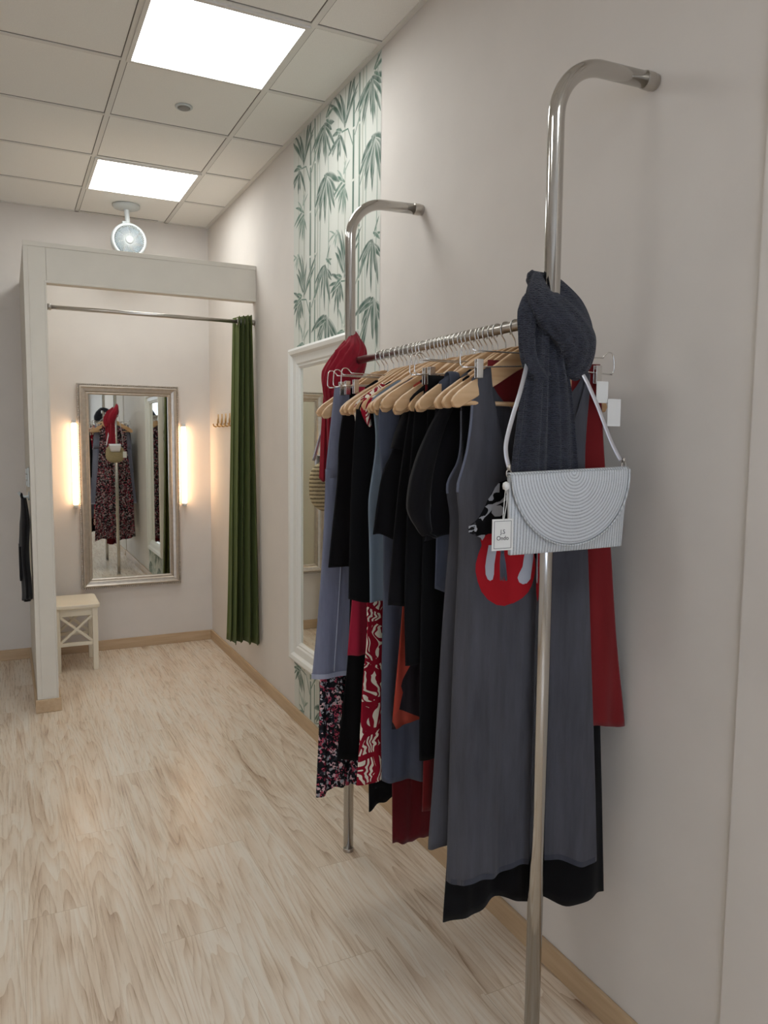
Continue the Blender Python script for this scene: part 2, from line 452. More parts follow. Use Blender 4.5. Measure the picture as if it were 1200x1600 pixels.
struct('trim_2', gv, M['edge_shade'], 'painted shade along the recessed ceiling tile edges')
PL = ['square white ceiling light panel above the clothes rail', 'square white ceiling light panel nearest the ceiling fan', 'square white ceiling light panel behind the camera', 'added fill light panel over the open floor, level with the clothes rail', 'added fill light panel over the open floor beside the camera']
for (x, y), lb in zip(PANELS, PL):
    t = thing('ceiling_light', (x+.3, y+.3, CZ-.02), lb, 'ceiling light', 'square ceiling light panels')
    fr = MB(); o, i, z0, z1 = .588, .552, CZ-.012, CZ-.0045
    c = (x+.3, y+.3); O, I = o/2, i/2
    fr.box(c[0]-O, c[0]+O, c[1]-O, c[1]-I, z0, z1).box(c[0]-O, c[0]+O, c[1]+I, c[1]+O, z0, z1)
    fr.box(c[0]-O, c[0]-I, c[1]-I, c[1]+I, z0, z1).box(c[0]+I, c[0]+O, c[1]-I, c[1]+I, z0, z1)
    obj('frame', fr, M['grid'], t)
    obj('diffuser', MB().box(c[0]-I, c[0]+I, c[1]-I, c[1]+I, CZ-.009, CZ-.0045), PANEL, t)
# sprinkler-like round ceiling sensor
t = thing('ceiling_sensor', (.80, 3.783, CZ-.03), 'small round grey sensor in the ceiling tile between the two light panels', 'sensor')
obj('ring', MB().lathe([(.040, CZ-.001), (.040, CZ-.006), (.036, CZ-.009), (.030, CZ-.009), (.030, CZ-.001)], (.80, 3.783, 0)), M['plastic'], t, smooth=True)
obj('grille', MB().lathe([(.029, CZ-.002), (.029, CZ-.009), (.022, CZ-.014), (.001, CZ-.016)], (.80, 3.783, 0)), plain('sensor_grey', '8F8C86', .6), t, smooth=True)

# baseboards
HB = .075
struct('baseboard_right', MB().box(WX-.014, WX, 1.09, DY, 0, HB).box(WX-.020, WX-.008, FY, 1.09, 0, HB), M['skirt'], 'oak baseboard along the right wall', bevel=.003)
struct('baseboard_back', MB().box(BX1, WX-.014, DY-.014, DY, 0, HB).box(LX, BX0, DY-.014, DY, 0, HB), M['skirtx'], 'oak baseboard along the back wall', bevel=.003)
struct('baseboard_left', MB().box(LX, LX+.014, FY, DY-.014, 0, HB), M['skirt'])
bb = MB().box(BX0-.012, BX1+.012, BY-.012, BY, 0, HB).box(BX0-.012, BX0, BY, DY-.014, 0, HB).box(BX1, BX1+.012, BY, DY-.014, 0, HB)
struct('baseboard_booth', bb, M['skirt'], 'oak baseboard round the fitting room post', bevel=.003)

# fitting room
HZ0, HZ1 = 2.374, 2.582
struct('wall_booth_side', MB().box(BX0, BX1, BY, DY, 0, HZ1), M['booth'], 'cream side wall and post of the fitting room', bevel=.003)
hd = MB().box(BX1, WX, BY, BY+.07, HZ0, HZ1)
struct('wall_booth_header', hd, M['booth'], 'cream header panel over the fitting room opening', bevel=.003)
tr = MB()
tr.box(BX0-.002, WX, BY-.004, BY, HZ1-.022, HZ1+.004)
tr.box(BX0-.002, BX0+.022, BY-.004, BY, HB, HZ1-.022)
tr.box(BX1-.010, WX, BY-.003, BY, HZ0, HZ0+.012); tr.box(BX1-.010, BX1, BY-.003, BY, HB, HZ0)
struct('trim_3', tr, M['booth'], 'thin edge moulding on the fitting room front', bevel=.002)

# curtain rod and curtain
t = thing('curtain_rod', (.8, BY+.035, 2.24), 'thin steel curtain rod across the fitting room opening', 'curtain rod')
CYR = BY+.035
obj('rod', MB().sweep([(BX1+.004, CYR, 2.253), (WX-.004, CYR, 2.253)], .0115, 14), M['steel'], t, smooth=True)
for x0, x1 in ((BX1, BX1+.022), (WX-.022, WX)):
    obj('end_cap', MB().sweep([(x0+.0005, CYR, 2.253), (x1-.0005, CYR, 2.253)], .017, 16), M['steel'], t, smooth=True)
t = thing('curtain', (1.30, CYR, .27), 'dark green velvet curtain drawn to the right of the fitting room', 'curtain')
G = []; NP = 4; NT_ = 140
for i in range(41):
    f = i/40; z = .275+(2.292-.275)*f
    row = []
    xl = 1.216+(1.272-1.216)*f**.8; xr = 1.362+.010*(1-f)
    for k in range(NT_+1):
        s = k/NT_
        ph = s*NP*2*pi+.5*sin(3*s+f*1.2)
        amp = (.044+.022*(1-f))*(1+.25*sin(s*9+1))
        x = xl+(xr-xl)*s+.008*sin(2*ph+1)*(1-.4*f)
        y = CYR+amp*sin(ph)*(1-.25*s)+.012*sin(s*5+f*2)-(.03+.055*(1-f))*s*s
        zz = z+(.004*sin(s*11+2) if i == 0 else 0)-(.012*(1-s) if i == 40 else 0)
        row.append((x, y, zz))
    G.append(row)
obj('cloth', MB().grid(G), M['green'], t, smooth=True, solid=.003, fix=False)
for x in (1.283, 1.302, 1.325):
    c = [(x+.002*cos(a), CYR+.019*cos(a), 2.253+.019*sin(a)) for a in [2*pi*k/24 for k in range(24)]]
    obj('eyelet', MB().sweep(c, .004, 8, closed=True, up=(1, 0, 0)), M['steel'], t, smooth=True)

# fan hung from the ceiling tile
FX, FYY = .772, 5.50
t = thing('ceiling_fan', (FX, FYY, 2.74), 'small white round fan hung from the ceiling above the fitting room', 'fan')
obj('base_plate', MB().lathe([(.088, CZ-.001), (.090, CZ-.012), (.080, CZ-.022), (.05, CZ-.028), (.02, CZ-.032)], (FX, FYY, 0), seg=40), M['plastic'], t, smooth=True)
obj('stem', MB().sweep([(FX, FYY, CZ-.02), (FX+.004, FYY-.005, 3.02), (FX+.006, FYY-.01, 2.95)], [.020, .016, .017], 16).box(FX-.030, FX-.004, FYY-.02, FYY+.01, 2.955, 2.985), M['plastic'], t, smooth=False, bevel=.003)
HC = Vector((FX+.007, FYY-.03, 2.855))
hs = MB().lathe([(.112, .035), (.115, .01), (.114, -.02), (.108, -.030), (.100, -.033), (.094, -.028), (.092, -.005), (.080, .03)], HC, 'y', 48)
obj('housing', hs, M['plastic'], t, smooth=True)
gr = MB()
for k in range(44):
    a0 = 2*pi*k/44; p = []
    for j in range(6):
        r = .024+.071*j/5; a = a0+.75*j/5; p.append(HC+Vector((r*cos(a), -.030-.006*(1-j/5), r*sin(a))))
    gr.sweep(p, .0021, 5)
obj('guard', gr, M['plastic'], t, smooth=True)
obj('hub', MB().lathe([(.026, -.020), (.026, -.040), (.018, -.044), (.001, -.045)], HC, 'y', 28), M['plastic'], t, smooth=True)
bl = MB()
for k in range(7):
    a = 2*pi*k/7; rows_ = []
    for j in range(6):
        r = .024+.064*j/5; w = .30+.12*j/5
        rows_.append([HC+Vector((r*cos(a+q*w+.25*j/5), -.008+.014*q, r*sin(a+q*w+.25*j/5))) for q in (-1, -.5, 0, .5, 1)])
    bl.grid(rows_)
obj('blade_set', bl, M['fanblade'], t, smooth=True, solid=.0015)

# ------------------------------------------------------------------ picture style frame with mitred moulding
def frame_mb(cx, cz, w, h, prof, place):
    """prof: [(out, height)] out measured outward from the inner opening w x h; place(a, z, height) -> world"""
    mb = MB(); rings = []
    for sx, sz in ((-1, -1), (1, -1), (1, 1), (-1, 1)):
        rings.append([place(cx+sx*(w/2+o), cz+sz*(h/2+o), hh) for o, hh in prof])
    n = len(prof); vs = [p for r in rings for p in r]; fs = []
    for i in range(4):
        j = (i+1) % 4
        for k in range(n):
            l = (k+1) % n
            fs.append((i*n+k, i*n+l, j*n+l, j*n+k))
    mb.add(vs, fs); return mb
# fitting room mirror on the back wall
mx0, mx1, mz0, mz1 = .454, 1.150, .462, 1.924
cx, cz = (mx0+mx1)/2, (mz0+mz1)/2; FW = .075
t = thing('fitting_room_mirror', (cx, DY-.02, mz0), 'tall mirror in beaded silver frame on the fitting room back wall', 'mirror')
plc = lambda a, z, h: (a, DY-.002-h, z)
prof = [(0, .006), (0, .016), (.010, .022), (.016, .020), (.024, .030), (.040, .034), (.052, .040), (.060, .038), (.064, .030), (.075, .030), (.075, 0), (0, 0)]
obj('frame', frame_mb(cx, cz, mx1-mx0-2*FW, mz1-mz0-2*FW, prof, plc), M['sframe'], t)
obj('glass', MB().box(mx0+FW-.004, mx1-FW+.004, DY-.010, DY-.006, mz0+FW-.004, mz1-FW+.004), M['mirror'], t)
bd = MB(); q = .0135
def bead(x, z): bd.lathe([(.0005, -.006), (.0042, -.0042), (.006, 0), (.0042, .0042), (.0005, .006)], (x, DY-.034, z), 'y', 8)
nx = int((mx1-mx0)/q); nz = int((mz1-mz0)/q)
for k in range(nx+1):
    for z in (mz0+.0058, mz1-.0058): bead(mx0+.0058+(mx1-mx0-.0116)*k/nx, z)
for k in range(1, nz):
    for x in (mx0+.0058, mx1-.0058): bead(x, mz0+.0058+(mz1-mz0-.0116)*k/nz)
obj('beading', bd, M['sframe'], t, smooth=True)
# warm light tubes either side
for x, z0, z1, lb in ((.428, 1.075, 1.645, 'warm glowing tube light left of the fitting room mirror'), (1.184, 1.065, 1.632, 'warm glowing tube light right of the fitting room mirror')):
    t = thing('wall_light', (x, DY-.03, z0-.03), lb, 'wall light', 'tube lights beside the fitting room mirror')
    obj('tube', MB().sweep([(x, DY-.038, z0), (x, DY-.038, z0+.004), (x, DY-.038, z1-.004), (x, DY-.038, z1)], [.014, .018, .018, .014], 16), LED, t, smooth=True)
    for a, b in ((z0-.022, z0-.0005), (z1+.0005, z1+.022)):
        obj('end_cap', MB().box(x-.014, x+.014, DY-.052, DY-.001, a, b), M['plastic'], t, bevel=.003)
    obj('back_strip', MB().box(x-.012, x+.012, DY-.018, DY-.001, z0, z1), M['plastic'], t)

# hook rail inside the booth
t = thing('hook_rail', (WX-.01, 5.27, 1.62), 'white hook rail with gold hooks on the fitting room wall', 'hook rail')
obj('board', MB().box(WX-.016, WX-.0005, 5.00, 5.54, 1.655, 1.735), M['wall'], t, bevel=.003)
for k in range(5):
    y = 5.06+.105*k
    obj('hook', MB().sweep([(WX-.015, y, 1.695), (WX-.021, y, 1.68), (WX-.024, y, 1.645), (WX-.034, y, 1.632), (WX-.050, y, 1.636), (WX-.056, y, 1.652)], .005, 8, smooth=4).box(WX-.021, WX-.0155, y-.009, y+.009, 1.66, 1.72), M['gold'], t, smooth=True)

# stool
t = thing('stool', (.381, 5.5, 0), 'cream wooden stool with crossed side braces beside the fitting room wall', 'stool')
def rounded(x0, x1, y0, y1, r, n=6):
    p = []
    for cx_, cy_, a0 in ((x1-r, y1-r, 0), (x0+r, y1-r, pi/2), (x0+r, y0+r, pi), (x1-r, y0+r, 3*pi/2)):
        for k in range(n+1): p.append((cx_+r*cos(a0+pi/2*k/n), cy_+r*sin(a0+pi/2*k/n)))
    return p
pl = rounded(.238, .527, 5.315, 5.69, .03); n = len(pl)
sm = MB(); sm.add([(x, y, .422) for x, y in pl]+[(x, y, .45) for x, y in pl], [tuple(range(n)), tuple(range(2*n-1, n-1, -1))]+[(i, (i+1) % n, (i+1) % n+n, i+n) for i in range(n)])
obj('seat', sm, M['cream'], t, bevel=.006)
lx, ly = (.262, .494), (5.345, 5.655); L2 = .0175
for x in lx:
    for y in ly:
        obj('leg', MB().box(x-L2, x+L2, y-L2, y+L2, 0, .4215), M['cream'], t, bevel=.003)
ap = MB()
for y in ly: ap.box(lx[0]+L2, lx[1]-L2, y-.010, y+.010, .372, .4215)
for x in lx: ap.box(x-.010, x+.010, ly[0]+L2, ly[1]-L2, .372, .4215)
obj('apron', ap, M['cream'], t, bevel=.002)
for y in ly: obj('stretcher', MB().box(lx[0]+L2, lx[1]-L2, y-.010, y+.010, .172, .196), M['cream'], t, bevel=.002)
for y in ly:
    br = MB(); a, b = lx[0]+L2, lx[1]-L2
    br.bar((a, y, .198), (b, y, .370), .016, .020, (0, 1, 0)); br.bar((a, y+.0012, .370), (b, y+.0012, .198), .016, .020, (0, 1, 0))
    obj('cross_brace', br, M['cream'], t)

# light switch, hook and black cloth on the outer face of the booth wall
t = thing('light_switch', (BX0-.012, 4.80, 1.27), 'white three-way light switch on the outer fitting room wall', 'light switch')
obj('plate', MB().box(BX0-.012, BX0-.0005, 4.765, 4.845, 1.262, 1.372), M['plastic'], t, bevel=.003)
for k in range(3):
    obj('rocker', MB().box(BX0-.019, BX0-.0125, 4.777, 4.833, 1.269+.034*k, 1.297+.034*k), M['plastic'], t, bevel=.002)
t = tag(obj('coat_hook', MB().sweep([(BX0-.001, 4.93, 1.205), (BX0-.02, 4.93, 1.195), (BX0-.045, 4.93, 1.205), (BX0-.058, 4.93, 1.225)], [.008, .006, .007, .010], 10, smooth=4).box(BX0-.008, BX0-.0005, 4.915, 4.945, 1.175, 1.225), M['plastic'], smooth=True), 'white plastic hook on the outer fitting room wall below the switch', 'hook')
G = []
for i in range(25):
    f = i/24; z = 1.19-.60*f; row = []
    hw = .04+.10*min(1, f*4)**.6
    th = .012+.010*min(1, f*4)
    for k in range(32):
        a = 2*pi*k/32
        y = 4.90+hw*cos(a)*(.95 if cos(a) > 0 else .85)-.01*f; x = BX0-.034+th*sin(a)*(1+.35*sin(5*a+f*4))+.004*sin(f*9)
        row.append((min(x, BX0-.003), y, z-(.035*cos(a) if i == 24 else 0)))
    G.append(row)
t = thing('hanging_apron', (BX0-.034, 4.9, .59), 'black cloth apron hanging on the white hook outside the fitting room', 'apron')
obj('cloth', MB().grid(G, wrap=True), M['hangblack'], t, smooth=True)
obj('neck_strap', MB().sweep([(BX0-.035, 4.92, 1.17), (BX0-.045, 4.93, 1.214), (BX0-.030, 4.94, 1.17)], (.008), 6, smooth=5), M['hangblack'], t, smooth=True)
obj('pocket', MB().box(BX0-.068, BX0-.055, 4.80, 4.96, .72, .92), M['hangblack'], t, bevel=.004)

# ------------------------------------------------------------------ wallpaper strip with bamboo
WY0, WY1 = 2.872, 3.915
base = lin('D2D3CA')[:3]
wp = MB(); wp.c = []
def inkadd(vs, fs, cs):
    wp.add(vs, fs); wp.c.extend([(*c, 1) for c in cs])
x0 = WX-.0008
inkadd([(x0, WY0, HB), (x0, WY1, HB), (x0, WY1, CZ-.004), (x0, WY0, CZ-.004)], [(0, 1, 2, 3)], [base]*4)
lay = [0]
def mixc(a, b, t): return tuple(a[i]*(1-t)+b[i]*t for i in range(3))
def stroke(pts, w, col, soft=.25, tip=True):
    """soft brush stroke on the wall, pts (y,z) in metres"""
    lay[0] += 1; xx = x0-.0004-.0000012*lay[0]
    n = len(pts); vs = []; cs = []; fs = []
    for i, (y, z) in enumerate(pts):
        a = pts[max(i-1, 0)]; b = pts[min(i+1, n-1)]
        dy, dz = b[0]-a[0], b[1]-a[1]; L = sqrt(dy*dy+dz*dz) or 1
        ny, nz_ = -dz/L, dy/L
        t = i/(n-1); ww = w*(sin(pi*min(1, .12+t*.88))**.8 if tip else 1)+.0004
        for k, m in ((-1, soft*.3), (-.5, .85), (.5, 1.), (1, soft)):
            yy = min(max(y+ny*ww*k, WY0+.001), WY1-.001); zz = min(max(z+nz_*ww*k, HB+.002), CZ-.008)
            vs.append((xx, yy, zz)); cs.append(mixc(base, col, m*(.88+.12*sin(i*1.7+lay[0]))))
    for i in range(n-1):
        for k in range(3): fs.append((i*4+k, i*4+k+1, (i+1)*4+k+1, (i+1)*4+k))
    inkadd(vs, fs, cs)
GD, GM_, GL_, GX = lin('2F5145')[:3], lin('557565')[:3], lin('8FA294')[:3], lin('AFB3A3')[:3]
rr = random.Random(11)
def leaf(y, z, ang, L, w, col, droop=.35, soft=.4):
    p = []; a = ang
    for k in range(8):
        p.append((y, z)); y += cos(a)*L/7; z += sin(a)*L/7; a -= droop/7*(1 if cos(a) > 0 else -1)
    stroke(p, w, col, soft)
def cluster(y, z, s, col, n, a0, a1, L=.13, w=.011):
    for k in range(n):
        a = a0+(a1-a0)*k/(n-1)+rr.uniform(-.24, .24)
        leaf(y+rr.uniform(-.016, .016), z+rr.uniform(-.014, .014), a, L*s*rr.uniform(.75, 1.4), w*s*rr.uniform(.8, 1.45), mixc(col, GM_, rr.uniform(0, .35)))
SW = (WY1-WY0)/2
for strip in range(2):
    Y0 = WY0+SW*strip            # near edge of this strip; far is +y
    rr = random.Random(5)
    P = lambda u: Y0+SW*(1-u)    # u runs from far edge to near edge as in the photo
    # pale background canes
    for u, ww, c in ((.30, .006, GX), (.66, .007, GX), (.72, .004, GL_), (.93, .004, GL_), (.58, .005, GX), (.15, .004, GX)):
        stroke([(P(u)+.004*sin(z*3), HB+.01+z*(CZ-HB-.02)/12) for z in range(13)], ww, c, .2, False)
    for u, ww, c in ((.47, .010, mixc(GD, GM_, .6)), (.585, .0075, mixc(GM_, GL_, .1))):
        z = HB
        while z < CZ-.02:
            ze = min(z+.21, CZ-.01)
            stroke([(P(u)+.006*sin(z*2+u*9), z+.004), (P(u)+.006*sin(z*2.1+u*9), (z+ze)/2), (P(u)+.006*sin(ze*2+u*9), ze)], ww, c, .55, False)
            z += .216
    rep = .65
    for k in range(-1, 6):
        zb = 3.01-rep*k
        for (u, z, kind) in ((.86, zb, 'A'), (.86, zb-.25, 'B'), (.22, zb-.13, 'C'), (.28, zb-.33, 'D'), (.40, zb+.02, 'E'), (.12, zb-.52, 'F')):
            if not (HB-.1 < z < CZ+.15): continue
            y = P(u)
            sgn = -1                        # near side = -y
            if kind == 'A':
                stroke([(P(.5), z-.16), (P(.66), z-.06), (y, z)], .004, GM_, .5, False)
                cluster(y+.02, z, 1., GD, 13, -2.9, -.2, .14, .0125); cluster(y, z+.03, .7, GM_, 3, 2.2, 3.6, .1, .010)
            if kind == 'B':
                stroke([(P(.6), z-.14), (P(.72), z-.06), (y, z)], .004, GM_, .5, False)
                cluster(y, z+.015, 1.1, GD, 14, -2.8, -.2, .15, .014)
            if kind == 'C':
                stroke([(P(.47), z-.07), (P(.36), z+.02), (y, z+.03)], .004, GM_, .5, False)
                cluster(y+.02, z+.02, .9, GD, 10, -2.3, .4, .12, .011); cluster(y, z+.04, .7, GM_, 2, -.1, .5, .10, .010)
            if kind == 'D':
                cluster(y, z, .9, GM_, 9, -2.4, .4, .11, .009); cluster(y, z+.03, .8, GL_, 4, 1.0, 2.4, .10, .008)
            if kind == 'E':
                cluster(y+.05, z-.10, 1.25, GD, 8, 1.0, 2.4, .15, .010)
            if kind == 'F':
                cluster(y, z, .7, GL_, 8, -2.8, .6, .1, .007)
wo = obj('wallpaper_panel', wp, M['paper'], fix=False); tag(wo, 'floor-to-ceiling strip of green bamboo wallpaper on the right wall', 'wallpaper')

# white framed wall mirror on the wallpaper
wy0, wy1, wz0, wz1 = 3.08, 3.882, .358, 2.014
t = thing('wall_mirror', (WX-.02, (wy0+wy1)/2, wz0), 'large white-framed mirror on the bamboo wallpaper', 'mirror')
plw = lambda a, z, h: (WX-.003-h, a, z)
prof = [(0, .004), (0, .012), (.010, .020), (.018, .020), (.026, .026), (.060, .030), (.072, .044), (.090, .048), (.102, .042), (.105, .030), (.105, 0), (0, 0)]
obj('frame', frame_mb((wy0+wy1)/2, (wz0+wz1)/2, wy1-wy0-.21, wz1-wz0-.21, prof, plw), M['wframe'], t)
obj('glass', MB().box(WX-.010, WX-.006, wy0+.10, wy1-.10, wz0+.10, wz1-.10), M['mirror'], t)
# ------------------------------------------------------------------ clothes rack
PR = .0185
t = RACK = thing('clothes_rack', (RX, (PY1+PY2)/2, 0), 'wall-mounted chrome tube clothes rack with two bent poles and a rail', 'clothes rack')
for y in (PY1, PY2):
    p = [(RX+.004, y, 0.002), (RX+.004, y, 1.0), (RX, y, 2.24)]; R = .13
    p += [(RX+R-R*cos(a), y, 2.245+R*sin(a)) for a in [pi/2*k/14 for k in range(1, 15)]]
    p += [(WX-.028, y, 2.245+R+.004)]
    o = obj('pole', MB().sweep(p, PR, 28), M['chrome'], t, smooth=True)
    zt = 2.245+R+.004; w = WX-.008 if y < 1.09 else WX
    obj('wall_flange', MB().sweep([(w-.036, y, zt), (w-.012, y, zt), (w-.010, y, zt), (w-.001, y, zt)], [.0205, .0205, .019, .019], 28), M['steel'], o, smooth=False, bevel=.001)
    obj('foot_cap', MB().lathe([(.0205, .0), (.0205, .010), (.019, .012)], (RX+.004, y, .001), seg=28), M['steel'], o, smooth=False, bevel=.001)
obj('rail', MB().sweep([(RX, PY1+.019, RZ), (RX, PY2-.019, RZ)], .0125, 24), M['steel'], t, smooth=True)
for y, s in ((PY1, 1), (PY2, -1)):
    obj('rail_socket', MB().sweep([(RX, y+s*.0195, RZ), (RX, y+s*.026, RZ)], .0165, 24), M['steel'], t, smooth=False, bevel=.001)

# ------------------------------------------------------------------ hangers
UP = [(0, -.050), (.012, -.0505), (.03, -.056), (.06, -.072), (.11, -.105), (.16, -.136), (.20, -.163), (.216, -.178), (.222, -.190)]
LO = [(.216, -.202), (.203, -.203), (.19, -.196), (.15, -.174), (.10, -.146), (.05, -.116), (.02, -.101), (0, -.098)]
def contour(dx):
    a = abs(dx)
    for (x0, z0), (x1, z1) in zip(UP, UP[1:]):
        if a <= x1: return RZ+z0+(z1-z0)*(a-x0)/(x1-x0)
    return RZ-.195
def hook_pts(z0):
    p = [(0, 0, z0), (0, 0, -.040), (-.003, 0, -.030), (-.012, 0, -.018), (-.0158, 0, -.004)]
    return p+[(-.0158*cos(a), 0, -.001+.0158*sin(a)) for a in [pi*k/10 for k in range(1, 11)]]+[(.0150, 0, -.009), (.012, 0, -.014)]
def sh(pts, o): return [(p[0]+o[0], p[1]+o[1], p[2]+o[2]) for p in pts]
def wood_hanger(o, label, group):
    t = thing('wooden_hanger', o, label, 'hanger', group)
    obj('hook', MB().sweep(sh(hook_pts(-.054), o), .0018, 8, smooth=2), M['wire'], t, smooth=True)
    out = UP+LO[:-1]; full = out+[(-x, z) for x, z in reversed(out[1:])]+[]
    full = [(x, z) for x, z in UP+LO]+[(-x, z) for x, z in list(reversed(LO))[1:]]+[(-x, z) for x, z in list(reversed(UP))[:-1]]
    obj('shoulder', MB().prism([(x+o[0], z+o[2]) for x, z in full], o[1]-.006, o[1]+.006), M['hwood'], t, bevel=.0025)
    obj('trouser_bar', MB().sweep([(o[0]-.192, o[1], o[2]-.191), (o[0]+.192, o[1], o[2]-.191)], .0052, 10), M['hwood'], t, smooth=True)
    return t
CZR = -.077
def clip_hanger(o, label, group, half=.205, clip=.16):
    t = thing('clip_hanger', o, label, 'hanger', group)
    obj('hook', MB().sweep(sh(hook_pts(CZR), o), .0018, 8, smooth=2), M['wire'], t, smooth=True)
    f = []
    for s in (-1, 1):
        f.append([(0, 0, CZR), (s*(half-.045), 0, CZR), (s*(half-.030), 0, CZR+.003), (s*(half-.018), 0, CZR+.013), (s*(half-.006), 0, CZR+.013), (s*half, 0, CZR+.004), (s*(half+.002), 0, CZR-.030), (s*(half-.006), 0, CZR-.036), (s*(half-.02), 0, CZR-.037), (0, 0, CZR-.026)])
    w = MB()
    for p in f: w.sweep(sh(p, o), .0016, 7, smooth=3)
    obj('wire_frame', w, M['wire'], t, smooth=True)
    for s in (-1, 1):
        c = MB(); x = o[0]+s*clip; z = o[2]+CZR-.03
        for q in (-1, 1):
            c.box(x-.008, x+.008, o[1]+q*.0055-.0012, o[1]+q*.0055+.0012, z-.030, z+.012)
        c.box(x-.007, x+.007, o[1]-.004, o[1]+.004, z-.008, z+.004)
        obj('clip', c, M['wire'], t, bevel=.0008)
    return t

def interp(tab, z):
    """tab [(z,x)] in falling z"""
    if z >= tab[0][0]: return tab[0][1]
    for (z0, x0), (z1, x1) in zip(tab, tab[1:]):
        if z >= z1:
            u = (z0-z)/(z0-z1) if z0 != z1 else 0
            return x0+(x1-x0)*u
    return tab[-1][1]
def smooth_tab(tab, n=3):
    """chaikin on the silhouettes so that edges run in soft curves"""
    for _ in range(n):
        q = [tab[0]]
        for a, b in zip(tab, tab[1:]):
            q += [(a[0]*.75+b[0]*.25, a[1]*.75+b[1]*.25), (a[0]*.25+b[0]*.75, a[1]*.25+b[1]*.75)]
        q.append(tab[-1]); tab = q
    return tab

PROF = [
    ('tongue_dress', 1.459, 1.392, [(1.671, 0.935), (1.596, 0.935), (1.517, 0.926), (1.464, 0.909), (1.439, 0.9), (1.417, 0.902), (1.366, 0.911), (1.235, 0.909), (1.014, 0.9), (0.787, 0.896), (0.512, 0.893)], [(1.657, 1.242), (1.541, 1.236), (1.467, 1.237), (1.284, 1.249), (1.065, 1.263), (0.742, 1.284), (0.499, 1.297)]),
    ('black_maxi', 1.502, 1.425, [(1.597, 0.938), (1.226, 0.95), (0.92, 0.935), (0.685, 0.926), (0.479, 0.917), (0.395, 0.912)], [(1.603, 1.278), (1.214, 1.296), (0.839, 1.317), (0.635, 1.333), (0.378, 1.349)]),
    ('red_skirt', 1.482, 1.41, [(1.688, 0.992), (1.524, 0.975), (1.228, 0.965), (1.0, 0.958), (0.869, 0.952)], [(1.73, 1.276), (1.542, 1.289), (1.278, 1.318), (1.052, 1.343), (0.822, 1.38)]),
    ('charcoal_dress', 1.535, 1.5, [(1.613, 0.955), (1.524, 0.957), (1.479, 0.945), (1.445, 0.918), (1.407, 0.921), (1.355, 0.934), (1.222, 0.924), (1.069, 0.913), (0.757, 0.898), (0.554, 0.882)], None),
    ('pale_blue_top', 1.61, 1.595, [(1.661, 0.939), (1.445, 0.94), (1.272, 0.939), (1.174, 0.937)], None),
    ('puff_blouse', 1.575, 1.56, [(1.622, 0.911), (1.583, 0.906), (1.493, 0.897), (1.387, 0.892), (1.314, 0.886)], None),
    ('scarlet_dress', 1.698, 1.675, [(1.602, 0.951), (1.025, 0.96), (0.697, 0.961), (0.554, 0.958)], None),
    ('black_long', 1.652, 1.64, [(1.616, 0.932), (1.364, 0.925), (1.13, 0.921), (0.974, 0.92), (0.841, 0.92), (0.722, 0.922)], None),
    ('black_knit', 1.676, 1.66, [(1.616, 0.909), (1.427, 0.894), (1.202, 0.888), (1.128, 0.887), (0.974, 0.893)], None),
    ('black_top_a', 1.715, 1.68, [(1.618, 0.916), (1.425, 0.885), (1.246, 0.869), (1.123, 0.86)], None),
    ('orange_print', 1.738, 1.72, [(1.603, 0.939), (1.356, 0.939), (1.122, 0.916), (1.021, 0.908), (0.885, 0.894), (0.793, 0.886)], None),
    ('short_sleeve', 1.775, 1.76, [(1.62, 0.921), (1.521, 0.904), (1.463, 0.871), (1.372, 0.855), (1.269, 0.84)], None),
    ('slate_dress', 1.822, 1.8, [(1.654, 0.892), (1.604, 0.878), (1.537, 0.882), (1.461, 0.89), (1.35, 0.895), (1.229, 0.9), (1.002, 0.897), (0.824, 0.895), (0.602, 0.899)], None),
    ('light_blue_top', 1.9, 1.88, [(1.658, 0.896), (1.589, 0.908), (1.519, 0.912), (1.414, 0.894), (1.361, 0.888), (1.254, 0.893), (1.096, 0.896)], None),
    ('folk_dress', 1.99, 1.97, [(1.648, 0.882), (1.518, 0.899), (1.335, 0.92), (1.063, 0.929), (0.957, 0.931), (0.844, 0.918), (0.671, 0.911), (0.521, 0.901)], None),
    ('burgundy_trousers', 2.03, 2.0, [(1.518, 1.025), (1.134, 1.029), (0.737, 1.034), (0.286, 1.041)], None),
    ('black_top_b', 1.95, 1.935, [(1.625, 0.874), (1.518, 0.865), (1.376, 0.858), (1.09, 0.854)], None),
    ('black_wrap', 2.09, 2.07, [(1.517, 0.965), (1.128, 0.972), (0.726, 0.98), (0.397, 0.987)], None),
    ('crimson_dress', 2.115, 2.1, [(1.613, 0.946), (1.323, 0.948), (1.12, 0.943), (0.874, 0.923)], None),
    ('big_black_top', 2.145, 2.13, [(1.623, 0.917), (1.536, 0.903), (1.439, 0.901), (1.381, 0.895), (1.264, 0.883), (1.148, 0.871)], None),
    ('black_skirt', 2.18, 2.16, [(1.634, 0.954), (1.114, 0.961), (0.847, 0.956), (0.703, 0.936), (0.526, 0.915)], None),
    ('jeans', 2.222, 2.21, [(1.635, 0.928), (1.445, 0.929), (1.112, 0.889), (0.809, 0.852)], None),
    ('floral', 2.28, 2.27, [(1.628, 0.964), (1.443, 0.96), (1.101, 0.923), (0.806, 0.895), (0.677, 0.897), (0.376, 0.884)], None),
]
GD_ = {}
